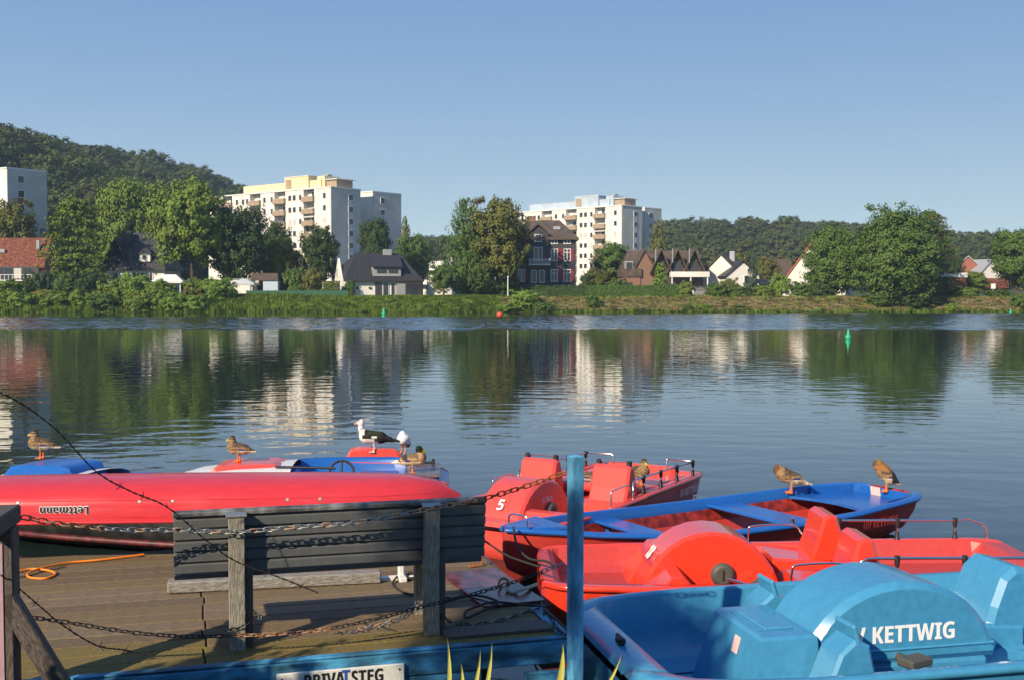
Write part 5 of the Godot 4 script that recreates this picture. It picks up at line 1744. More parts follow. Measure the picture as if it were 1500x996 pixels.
func build_pedal_boats():
	red_pedal_boat("faded red pedal boat number 5, with chrome seat bars, behind the rowing boat", Vector3(-0.325, 0, -12.08), deg_to_rad(57.7), M.red5, M.red5, 0.25, "5", true, true, true)
	red_pedal_boat("bright red pedal boat number 18, between rowing boat and blue boat", Vector3(0.24, 0, -10.12), deg_to_rad(1.0), M.red18, M.redfloor, 0.86, "18", false, false, false)
	blue_pedal_boat()

func blue_pedal_boat():
	var t := thing("pedal_boat", "light blue pedal boat marked UV KETTWIG, nearest the camera", "pedal boat", Vector3(0.56, 0, -7.36), deg_to_rad(13.0), "pedal boats moored at the pier")
	var m = M.sky_blue
	var sec = [[0.0, 0.60, 0.14, 0.50, 0.495, 0.12], [0.03, 0.72, 0.05, 0.56, 0.558, 0.14], [0.10, 0.84, -0.05, 0.575, 0.573, 0.17], [0.20, 0.92, -0.1, 0.575, 0.573, 0.17], [0.225, 0.935, -0.12, 0.575, 0.53, 0.15], [0.27, 0.95, -0.13, 0.575, 0.32, 0.12], [0.32, 0.97, -0.13, 0.575, 0.14, 0.10], [0.55, 1.02, -0.15, 0.575, 0.11, 0.08], [1.0, 1.07, -0.15, 0.575, 0.11, 0.06], [2.2, 1.08, -0.15, 0.575, 0.12, 0.08], [2.5, 1.08, -0.15, 0.575, 0.25, 0.09], [4.0, 1.04, -0.15, 0.575, 0.25, 0.12], [4.1, 1.0, -0.1, 0.575, 0.56, 0.12], [4.3, 0.9, 0.0, 0.55, 0.545, 0.12]]
	boat_shell(t, sec, m, m, m)
	# ribs along the floor
	for k in 8:
		pm(t, "floor_rib", box_mesh(Vector3(0.72, 0.03, 0.10), 0.012), m, Transform3D(Basis(), Vector3(0.74, 0.122, -0.56 + k * 0.17)))
	# hatch box in front of the housing
	var st := ST()
	var ring := func(y, x0, x1, hz): return PackedVector3Array([Vector3(x0, y, -hz + 0.1), Vector3(x1, y, -hz + 0.1), Vector3(x1, y, hz + 0.1), Vector3(x0, y, hz + 0.1)])
	loft(st, [ring.call(0.09, 0.80, 1.30, 0.52), ring.call(0.42, 0.87, 1.30, 0.42), ring.call(0.625, 0.915, 1.30, 0.375), ring.call(0.645, 0.935, 1.29, 0.355), ring.call(0.648, 1.01, 1.25, 0.27)], [-1], true)
	st.set_smooth_group(-1)
	quad_o(st, Vector3(1.01, 0.648, -0.17), Vector3(1.25, 0.648, -0.17), Vector3(1.25, 0.648, 0.37), Vector3(1.01, 0.648, 0.37), Vector3(1.2, 0, 0.1))
	var hb := part(t, "hatch_box", st, m)
	pm(hb, "hatch_lid", box_mesh(Vector3(0.20, 0.02, 0.44), 0.008), m, Transform3D(Basis(), Vector3(1.11, 0.652, 0.1)))
	for q in [[0.985, 0.1, 0.012, 0.46], [1.235, 0.1, 0.012, 0.46]]:
		bx(hb, "lid_seam", Vector3(q[0] + 0.0, 0.651, q[1]), Vector3(q[2], 0.006, q[3]), m)
	pm(hb, "sticker", box_mesh(Vector3(0.003, 0.11, 0.085), 0.0), M.sticker, Transform3D(Basis(Vector3.BACK, -0.26), Vector3(0.887, 0.52, 0.16)))
	# paddle wheel housing, long and low
	st = ST()
	var poly := PackedVector2Array()
	poly.append(Vector2(1.24, 0.40))
	for k in 17:
		var a := PI - PI * (0.05 + 0.86 * k / 16.0)
		poly.append(Vector2(1.93 + cos(a) * 0.69, 0.38 + sin(a) * 0.555))
	poly.append(Vector2(2.65, 0.48))
	poly.append(Vector2(2.62, 0.40))
	slab(st, poly, -0.20, 0.44, 0.045, 3)
	var hump := part(t, "wheel_housing", st, m)
	bx(hump, "skirt", Vector3(1.93, 0.26, 0.12), Vector3(1.30, 0.30, 0.60), m, 0.03)
	pm(hump, "ledge", box_mesh(Vector3(1.34, 0.02, 0.03), 0.008), m, Transform3D(Basis(), Vector3(1.93, 0.50, 0.436)))
	lettering(hump, "UV KETTWIG", 0.108, M.white, Transform3D(Basis(), Vector3(1.89, 0.60, 0.442)), "lettering", 0.95)
	# foot rests and cranks
	for s in [-1, 1]:
		var z: float = 0.12 + s * 0.56
		st = ST()
		slab(st, V2([1.12, 0.10, 1.60, 0.10, 1.54, 0.40, 1.48, 0.66, 1.38, 0.70, 1.28, 0.62, 1.18, 0.38]), z - 0.13, z + 0.13, 0.02, -1)
		var fr := part(t, "foot_rest", st, m)
		pm(fr, "foot_plate", box_mesh(Vector3(0.035, 0.46, 0.24), 0.014), m, Transform3D(Basis(Vector3.BACK, 0.28), Vector3(1.44, 0.57, z)))
		st = ST()
		tube(st, [Vector3(1.9, 0.45, 0.12 + s * 0.30), Vector3(1.9, 0.45, 0.12 + s * 0.40)], 0.03, 8)
		var cr := part(t, "crank", st, M.pedalgrey)
		pm(cr, "pedal", box_mesh(Vector3(0.20, 0.055, 0.13), 0.012), M.pedalgrey, Transform3D(Basis(Vector3.UP, 0.3), Vector3(1.86, 0.50, z)))
		# seat with wrap-round back
		st = ST()
		slab(st, V2([2.70, 0.15, 3.30, 0.15, 3.30, 0.40, 2.77, 0.44]), z - 0.28, z + 0.28, 0.03, -1)
		part(t, "seat", st, m)
		st = ST()
		slab(st, V2([2.98, 0.32, 3.42, 0.32, 3.39, 0.56, 3.33, 0.80, 3.22, 0.82, 3.12, 0.74, 3.04, 0.54]), z - 0.26, z + 0.26, 0.04, -1)
		part(t, "seat_back", st, m)
	# black cleat on the bow
	var cl := bx(t, "bow_cleat", Vector3(0.10, 0.595, 0.15), Vector3(0.05, 0.05, 0.09), M.rubber, 0.012)
	bx(cl, "horn", Vector3(0.0, 0.02, 0.0), Vector3(0.03, 0.022, 0.14), M.rubber, 0.008)

func build_other_boats():
	rowing_boat()
	canoe()
	motor_boat("blue motor boat with blue foredeck hump, leftmost behind the canoe", at(-18, 690, 13.55) * Vector3(1, 0, 1) + Vector3(0.02, 0.075, 0), deg_to_rad(-17), M.rowblue, M.hullgrey, M.rowblue, false)
	motor_boat("red decked motor boat with blue cockpit and black steering wheel", Vector3(-4.28, -0.05, -14.62), deg_to_rad(3.0), M.red5, M.hullgrey, M.rowblue, true)

func rowing_boat():
	var t := thing("rowing_boat", "blue and red rowing boat with blue bench seats, empty", "rowing boat", Vector3(-0.08, 0, -11.05), deg_to_rad(30.0))
	var sec = [[0.0, 0.03, 0.22, 0.55, 0.545, 0.012], [0.05, 0.08, 0.12, 0.55, 0.545, 0.02], [0.32, 0.24, -0.02, 0.53, 0.515, 0.04], [0.42, 0.29, -0.05, 0.525, 0.20, 0.045], [0.8, 0.47, -0.10, 0.49, 0.08, 0.05], [1.4, 0.67, -0.12, 0.45, 0.04, 0.05], [2.2, 0.79, -0.13, 0.42, 0.03, 0.05], [3.1, 0.81, -0.13, 0.42, 0.03, 0.05], [4.0, 0.77, -0.12, 0.44, 0.04, 0.05], [4.7, 0.68, -0.06, 0.47, 0.07, 0.055], [5.12, 0.58, 0.02, 0.475, 0.16, 0.08], [5.25, 0.50, 0.07, 0.48, 0.22, 0.10], [5.30, 0.46, 0.10, 0.48, 0.44, 0.10], [5.34, 0.42, 0.14, 0.48, 0.475, 0.10]]
	boat_shell(t, sec, M.rowhull, M.rowblue, M.rowred, 0.11, 0.78)
	# rubbing strip along both sides
	for s in [-1, 1]:
		var pts = []
		for q in sec: pts.append(Vector3(q[0], q[3] - 0.03, s * (q[1] + 0.014)))
		var st := ST()
		tube(st, pts, 0.026, 8)
		part(t, "rubbing_strip", st, M.rowblue)
	# bow deck and thwarts
	var st := ST()
	slab(st, V2([0.03, -0.05, 0.03, 0.05, 0.32, 0.22, 0.55, 0.31, 0.55, -0.31, 0.32, -0.22]), -0.012, 0.012, 0.0, -1, Transform3D(Basis(Vector3(1, 0, 0), Vector3(0, 0, 1), Vector3(0, -1, 0)), Vector3(0, 0.535, 0)))
	part(t, "bow_deck", st, M.rowblue)
	for q in [[1.62, 0.66, 0.34, 0.28], [3.35, 0.76, 0.34, 0.42]]:
		pm(t, "thwart", box_mesh(Vector3(q[3], 0.035, q[1] * 2.0), 0.012), M.rowblue, Transform3D(Basis(), Vector3(q[0], q[2], 0)))
	st = ST()
	slab(st, V2([4.30, -0.62, 4.42, -0.3, 4.46, 0, 4.42, 0.3, 4.30, 0.62, 5.0, 0.50, 5.22, 0.38, 5.22, -0.38, 5.0, -0.50]), -0.016, 0.016, 0.0, -1, Transform3D(Basis(Vector3(1, 0, 0), Vector3(0, 0, 1), Vector3(0, -1, 0)), Vector3(0, 0.36, 0)))
	part(t, "stern_seat", st, M.rowblue)
	pm(t, "transom_panel", box_mesh(Vector3(0.03, 0.11, 0.74), 0.006), M.rowblue, Transform3D(Basis(), Vector3(5.245, 0.415, 0)))
	for s in [-1, 1]: pm(t, "quarter_panel", box_mesh(Vector3(0.62, 0.11, 0.02), 0.004), M.rowblue, Transform3D(Basis(Vector3.UP, s * 0.24), Vector3(4.93, 0.415, s * 0.515)))
	for s in [-1, 1]:
		bx(t, "seat_knee", Vector3(1.62, 0.25, s * 0.56), Vector3(0.05, 0.16, 0.06), M.rowblue, 0.01)
		st = ST()
		tube(st, [Vector3(3.0, 0.41, s * 0.80), Vector3(3.0, 0.47, s * 0.80)], 0.022, 8)
		part(t, "rowlock", st, M.steel)
	st = ST()
	tube(st, smooth_path([Vector3(0.10, 0.55, -0.07), Vector3(0.10, 0.64, -0.06), Vector3(0.12, 0.66, 0.03), Vector3(0.16, 0.65, 0.16), Vector3(0.17, 0.55, 0.18)], 4), 0.010, 7)
	part(t, "bow_handle", st, M.steel)
	pm(t, "sticker", box_mesh(Vector3(0.004, 0.12, 0.15), 0.0), M.sticker, Transform3D(Basis(Vector3.BACK, 0.15), Vector3(5.222, 0.42, -0.12)))
	lettering(t, "UV KETTWIG", 0.10, M.rowred, Transform3D(Basis(Vector3.UP, 0.13) * Basis(Vector3.RIGHT, 0.12), Vector3(4.42, 0.27, 0.705)), "lettering", 0.8)

func canoe():
	# upside down on two trestles
	var L := 5.1
	var t := thing("canoe", "red canoe lying upside down on trestles, marked Lettmann", "canoe", Vector3(-2.98, DECK + 0.365, -9.55), deg_to_rad(4.0))
	var outer = []
	var inner = []
	var rim_l = []
	var rim_r = []
	for k in 25:
		var u := -1.0 + 2.0 * k / 24.0
		var w := 0.43 * pow(1.0 - pow(absf(u), 4.6), 0.52) + 0.006
		var top := 0.305 - 0.03 * pow(absf(u), 2.0) - 0.16 * pow(absf(u), 16.0)
		var x := u * L * 0.5 * (1.0 - 0.0)
		var lowv := 0.0 - 0.09 * pow(absf(u), 4.0)
		var ro := PackedVector3Array()
		var ri := PackedVector3Array()
		for j in 13:
			var a := PI * j / 12.0
			var cx := cos(a)
			var sy := sin(a)
			var yy := pow(sy, 0.62)
			ro.append(Vector3(x, lerpf(lowv, top, yy), signf(cx) * pow(absf(cx), 0.75) * w))
			ri.append(Vector3(x, lerpf(lowv, top - 0.012, yy), signf(cx) * pow(absf(cx), 0.75) * maxf(w - 0.012, 0.001)))
		outer.append(ro); inner.append(ri)
		rim_l.append(Vector3(x, lowv - 0.004, w)); rim_r.append(Vector3(x, lowv - 0.004, -w))
	var st := ST()
	loft(st, outer, [1])
	st.set_smooth_group(-1)
	part(t, "hull", st, M.canoe)
	st = ST()
	loft(st, inner, [1], false, true)
	part(t, "inside", st, M.hullgrey)
	for q in [rim_l, rim_r]:
		st = ST()
		tube(st, q, 0.014, 7)
		part(t, "gunwale", st, M.canoe)
	# chine line and rivets on the near side
	for yv in [[0.165, 0.0], [0.035, 0.0]]:
		var pts = []
		for k in range(1, 24):
			var ro: PackedVector3Array = outer[k]
			for j in 6:
				if ro[j].y <= yv[0] and ro[j + 1].y > yv[0]:
					var f: float = (yv[0] - ro[j].y) / (ro[j + 1].y - ro[j].y)
					pts.append(ro[j].lerp(ro[j + 1], f) + Vector3(0, 0, 0.0005))
					break
		if pts.size() > 3:
			st = ST()
			tube(st, pts, 0.0035, 5)
			part(t, "strake", st, M.canoe)
	for x in [-0.98, -0.03, 0.23, 1.14, 1.40]:
		var sp := canoe_side(outer, x, 0.155)
		pm(t, "rivet", box_mesh(Vector3(0.028, 0.028, 0.010), 0.005), M.galv, frame(sp[0], Vector3.RIGHT, sp[1]))
	var s2 := canoe_side(outer, -0.615, 0.095)
	var xf := frame(s2[0] + s2[2] * 0.004, Vector3.LEFT, -s2[1])
	for k in 8:
		var a := TAU * k / 8.0
		lettering(t, "Lettmann", 0.060, M.white, xf * Transform3D(Basis(), Vector3(cos(a) * 0.0045, sin(a) * 0.0045, -0.002 - 0.0003 * k)), "lettering_edge", 0.98)
	lettering(t, "Lettmann", 0.060, M.black, xf.translated(s2[2] * 0.0025), "lettering", 0.98)
	for x in [-1.7, 1.35]:
		var tr := thing("trestle", "low dark timber trestle under the canoe's %s end" % ("left" if x < 0 else "right"), "trestle", Vector3(-3.02 + x, DECK, -9.55 - x * 0.07), deg_to_rad(4.0), "trestles under the canoe")
		bx(tr, "beam", Vector3(0, 0.31, 0), Vector3(0.08, 0.07, 0.84), M.darkwood, 0.006)
		for s in [-1, 1]: bx(tr, "leg", Vector3(0, 0.138, s * 0.28), Vector3(0.06, 0.276, 0.06), M.darkwood, 0.005)

# point, up the side, and outward on the canoe's near side at x and height y
func canoe_side(outer: Array, x: float, y: float) -> Array:
	var L := 5.1
	var k := clampi(int((x / (L * 0.5) + 1.0) * 12.0), 0, 23)
	var a: Vector3
	for j in 6:
		var p: Vector3 = outer[k][j]
		var q: Vector3 = outer[k][j + 1]
		var p2: Vector3 = outer[k + 1][j]
		var q2: Vector3 = outer[k + 1][j + 1]
		var f := (x - p.x) / (p2.x - p.x)
		p = p.lerp(p2, f); q = q.lerp(q2, f)
		if p.y <= y and q.y > y:
			var up := (q - p).normalized()
			return [p.lerp(q, (y - p.y) / (q.y - p.y)), up, Vector3.RIGHT.cross(up).normalized()]
	return [Vector3(x, y, 0.43), Vector3.UP, Vector3.BACK]

func motor_boat(label: String, where: Vector3, turn: float, deck: Material, side: Material, pit: Material, wheel: bool):
	var t := thing("motor_boat", label, "motor boat", where, turn, "small motor boats moored behind the canoe")
	var sec = [[0.0, 0.10, 0.25, 0.50, 0.498, 0.03], [0.08, 0.30, 0.12, 0.53, 0.528, 0.05], [0.3, 0.50, 0.0, 0.55, 0.548, 0.06], [0.8, 0.64, -0.08, 0.57, 0.568, 0.08], [1.50, 0.70, -0.1, 0.58, 0.578, 0.1], [1.56, 0.70, -0.1, 0.58, 0.5, 0.1], [1.62, 0.70, -0.1, 0.59, 0.22, 0.1], [2.2, 0.70, -0.1, 0.60, 0.2, 0.09], [2.80, 0.68, -0.1, 0.58, 0.2, 0.1], [2.92, 0.67, -0.1, 0.56, 0.5, 0.1], [3.0, 0.66, -0.1, 0.55, 0.548, 0.1], [3.38, 0.58, -0.02, 0.52, 0.518, 0.1], [3.46, 0.52, 0.05, 0.48, 0.478, 0.08]]
	boat_shell(t, sec, side, deck if not wheel else M.red5, pit)
	var hh := 0.0 if wheel else 0.07
	for sgn in [-1, 1]:
		var band = []
		for q in sec: band.append(Vector3(q[0], maxf(q[2], 0.0) + 0.06, sgn * (q[1] * (0.9 if q[0] > 0.2 else 0.85) + 0.01)))
		var stb := ST()
		tube(stb, band, 0.035, 6)
		part(t, "boot_stripe", stb, M.bootred)
	# foredeck with its raised hump
	var st := ST()
	var rings = []
	for q in [[0.06, 0.22, 0.0], [0.3, 0.42, 0.035], [0.8, 0.56, 0.055], [1.5, 0.62, 0.06]]:
		var ring := PackedVector3Array()
		for j in 9:
			var a := PI * j / 8.0
			ring.append(Vector3(q[0], 0.55 + 0.02 * q[0] + q[2] * sin(a) * 2.0, cos(a) * q[1]))
		rings.append(ring)
	loft(st, rings, [1])
	part(t, "foredeck", st, M.hullwhite)
	st = ST()
	slab(st, V2([0.36, 0.56, 1.42, 0.56, 1.40, 0.64, 1.34, 0.69 + hh, 1.20, 0.71 + hh, 0.70, 0.70 + hh, 0.55, 0.68 + hh]), -0.34, 0.34, 0.05, 3)
	part(t, "foredeck_hump", st, deck)
	# stern deck
	st = ST()
	slab(st, V2([2.90, -0.60, 2.90, 0.60, 3.36, 0.50, 3.36, -0.50]), -0.012, 0.012, 0.0, -1, Transform3D(Basis(Vector3(1, 0, 0), Vector3(0, 0, 1), Vector3(0, -1, 0)), Vector3(0, 0.575, 0)))
	part(t, "stern_deck", st, M.sterngrey)
	# oar lying along the deck
	st = ST()
	tube(st, [Vector3(1.30, 0.69, 0.40), Vector3(1.85, 0.68, 0.44), Vector3(2.05, 0.675, 0.46)], [0.016, 0.014, 0.02], 7)
	part(t, "lever", st, M.rubber)
	if wheel:
		# coaming round the far side of the cockpit
		st = ST()
		var pts = []
		for q in [[1.5, 0.52], [1.75, 0.62], [2.2, 0.64], [2.7, 0.62], [2.95, 0.54]]: pts.append(q)
		rings = []
		for q in pts:
			rings.append(PackedVector3Array([Vector3(q[0], 0.30, -q[1] + 0.06), Vector3(q[0], 0.62, -q[1] + 0.02), Vector3(q[0], 0.66, -q[1] - 0.01), Vector3(q[0], 0.62, -q[1] - 0.05), Vector3(q[0], 0.55, -q[1] - 0.05)]))
		loft(st, rings, [1])
		part(t, "coaming", st, pit)
		st = ST()
		slab(st, V2([2.02, 0.56, 2.86, 0.56, 2.80, 0.70, 2.72, 0.755, 2.30, 0.765, 2.14, 0.75]), -0.98, -0.69, 0.03, 3)
		part(t, "engine_hump", st, M.red5)
		for x in [1.72, 2.55]: pm(t, "seat", box_mesh(Vector3(0.52, 0.06, 0.8), 0.02), pit, Transform3D(Basis(), Vector3(x, 0.50, 0.1)))
		st = ST()
		tube(st, [Vector3(2.12, 0.2, 0.12), Vector3(2.12, 0.48, 0.12), Vector3(2.10, 0.55, 0.14)], [0.03, 0.03, 0.06], 8)
		var sw := part(t, "steering_wheel", st, M.rubber)
		var wx := Transform3D(Basis(Vector3.RIGHT, 1.25), Vector3(2.10, 0.57, 0.15))
		pm(sw, "rim", ring_mesh(0.155, 0.016, 24), M.rubber, wx)
		for k in 3:
			var a := -PI / 2 + k * TAU / 3.0
			st = ST()
			tube(st, [Vector3.ZERO, Vector3(cos(a), 0, sin(a)) * 0.15], 0.013, 6)
			part(sw, "spoke", st, M.rubber, wx)
		bx(t, "ignition_box", Vector3(2.02, 0.52, 0.22), Vector3(0.1, 0.07, 0.06), M.orange, 0.015)
		var fc := bx(t, "stern_cleat", Vector3(3.26, 0.62, -0.42), Vector3(0.04, 0.08, 0.04), M.rubber, 0.01)
		bx(fc, "arm", Vector3(-0.14, -0.01, 0), Vector3(0.3, 0.03, 0.03), M.rubber, 0.008)

# ---------------------------------------------------------------- ducks
# bones: [a, b, radius at a, radius at b]; meshes the smooth union of the tapered capsules as surface nets
func flesh(bones: Array, cell: float, k: float, colour: Callable) -> ArrayMesh:
	var lo := Vector3(9, 9, 9)
	var hi := -lo
	for b in bones:
		for e in 2:
			var r: float = b[2 + e] + cell * 2.5
			lo = lo.min(b[e] - Vector3(r, r, r)); hi = hi.max(b[e] + Vector3(r, r, r))
	var n := Vector3i((hi - lo) / cell) + Vector3i(2, 2, 2)
	var F := PackedFloat32Array()
	F.resize(n.x * n.y * n.z)
	F.fill(1.0)
	for b in bones:
		var a: Vector3 = b[0]
		var ab: Vector3 = b[1] - a
		var l2 := maxf(ab.length_squared(), 1e-9)
		var m: float = maxf(b[2], b[3]) + k + cell * 2.0
		var mv := Vector3(m, m, m)
		var i0 := Vector3i(((a.min(b[1]) - mv - lo) / cell).max(Vector3.ZERO))
		var i1 := Vector3i((a.max(b[1]) + mv - lo) / cell) + Vector3i(1, 1, 1)
		i1 = Vector3i(mini(i1.x, n.x - 1), mini(i1.y, n.y - 1), mini(i1.z, n.z - 1))
		for z in range(i0.z, i1.z + 1):
			for y in range(i0.y, i1.y + 1):
				var at0 := (z * n.y + y) * n.x
				for x in range(i0.x, i1.x + 1):
					var p := lo + Vector3(x, y, z) * cell - a
					var t := clampf(p.dot(ab) / l2, 0.0, 1.0)
					var d: float = (p - ab * t).length() - lerpf(b[2], b[3], t)
					var o := F[at0 + x]
					var h := clampf(0.5 + 0.5 * (o - d) / k, 0.0, 1.0)
					F[at0 + x] = lerpf(o, d, h) - k * h * (1.0 - h) if o < 0.9 else minf(o, d)
	var id := {}
	var V := PackedVector3Array()
	var I := PackedInt32Array()
	var corner = [0, 1, n.x, n.x + 1, n.x * n.y, n.x * n.y + 1, n.x * n.y + n.x, n.x * n.y + n.x + 1]
	var off = [Vector3(0, 0, 0), Vector3(1, 0, 0), Vector3(0, 1, 0), Vector3(1, 1, 0), Vector3(0, 0, 1), Vector3(1, 0, 1), Vector3(0, 1, 1), Vector3(1, 1, 1)]
	var edges = [[0, 1], [2, 3], [4, 5], [6, 7], [0, 2], [1, 3], [4, 6], [5, 7], [0, 4], [1, 5], [2, 6], [3, 7]]
	for z in n.z - 1:
		for y in n.y - 1:
			for x in n.x - 1:
				var c := (z * n.y + y) * n.x + x
				var neg := 0
				for q in 8:
					if F[c + corner[q]] < 0.0: neg += 1
				if neg == 0 or neg == 8: continue
				var s := Vector3.ZERO
				var cnt := 0
				for e in edges:
					var fa := F[c + corner[e[0]]]
					var fb := F[c + corner[e[1]]]
					if (fa < 0.0) != (fb < 0.0):
						s += (off[e[0]] as Vector3).lerp(off[e[1]], fa / (fa - fb))
						cnt += 1
				id[c] = V.size()
				V.append(lo + (Vector3(x, y, z) + s / cnt) * cell)
	var step = [1, n.x, n.x * n.y]
	for c in id:
		for ax in 3:
			var c2: int = c + step[ax]
			if (F[c] < 0.0) == (F[c2] < 0.0): continue
			var u: int = step[(ax + 1) % 3]
			var w: int = step[(ax + 2) % 3]
			if not (id.has(c - u) and id.has(c - w) and id.has(c - u - w)): continue
			var q = [id[c], id[c - u], id[c - u - w], id[c - w]]
			if F[c] < 0.0: I.append_array([q[0], q[1], q[2], q[0], q[2], q[3]])
			else: I.append_array([q[0], q[2], q[1], q[0], q[3], q[2]])
	var st := ST()
	st.set_smooth_group(1)
	for i in I:
		st.set_color(colour.call(V[i]))
		st.set_smooth_group(1)
		st.add_vertex(V[i])
	return done(st)

func speck(p: Vector3, f: float) -> float:
	return noise.get_noise_3d(p.x * f, p.y * f, p.z * f)

# colours of a brown hen, in the duck's own axes (facing -x); head at hp
func hen_colour(p: Vector3, hp: Vector3, bill: Vector3, pale := 0.0) -> Color:
	var s := speck(p, 70.0)
	var s2 := speck(p + Vector3(3, 1, 2), 34.0)
	if p.y < 0.105 and absf(p.z) < 0.075 and p.x < 0.05: return Color(0.72, 0.16, 0.03) if p.y < 0.095 else Color(0.45, 0.2, 0.08)
	if p.distance_to(bill) < 0.042 and p.distance_to(hp) > 0.040: return Color(0.42, 0.32, 0.06)
	if p.distance_to(hp) < 0.055:
		if p.y > hp.y + 0.018: return Color(0.05, 0.038, 0.025)
		if absf(p.y - hp.y - 0.004) < 0.009: return Color(0.06, 0.04, 0.03)
		return Color(0.30, 0.21, 0.12) * (1.0 + 0.5 * s)
	var c := Color(0.20, 0.125, 0.062)
	if p.x > 0.17: c = Color(0.42, 0.34, 0.26) if p.y < 0.165 else Color(0.05, 0.04, 0.03)
	elif p.y > 0.215 and p.x > -0.07: c = Color(0.085, 0.058, 0.035)
	elif p.y < 0.17: c = Color(0.34, 0.26, 0.17)
	if p.x > 0.03 and p.x < 0.11 and absf(p.y - 0.178) < 0.013 and absf(p.z) > 0.045: return Color(0.03, 0.035, 0.16)
	if p.x > 0.025 and p.x < 0.115 and absf(p.y - 0.162) < 0.006 and absf(p.z) > 0.045: return Color(0.6, 0.55, 0.48)
	var k := 1.0 + pale + (0.75 if s > 0.12 else (-0.45 if s < -0.1 else 0.0)) + 0.5 * s2
	return Color(c.r * k, c.g * k, c.b * k)

func legs(x: float, y: float, fwd := 0.06) -> Array:
	var out = []
	for s in [-1, 1]:
		var z: float = s * 0.032
		out.append([Vector3(x + 0.005, y, z), Vector3(x, 0.05, z), 0.013, 0.008])
		out.append([Vector3(x, 0.05, z), Vector3(x + 0.004, 0.012, z), 0.008, 0.008])
		out.append([Vector3(x + 0.006, 0.009, z), Vector3(x - fwd, 0.008, z - s * 0.014), 0.008, 0.008])
		out.append([Vector3(x + 0.004, 0.009, z), Vector3(x - fwd, 0.008, z + s * 0.018), 0.008, 0.008])
	return out

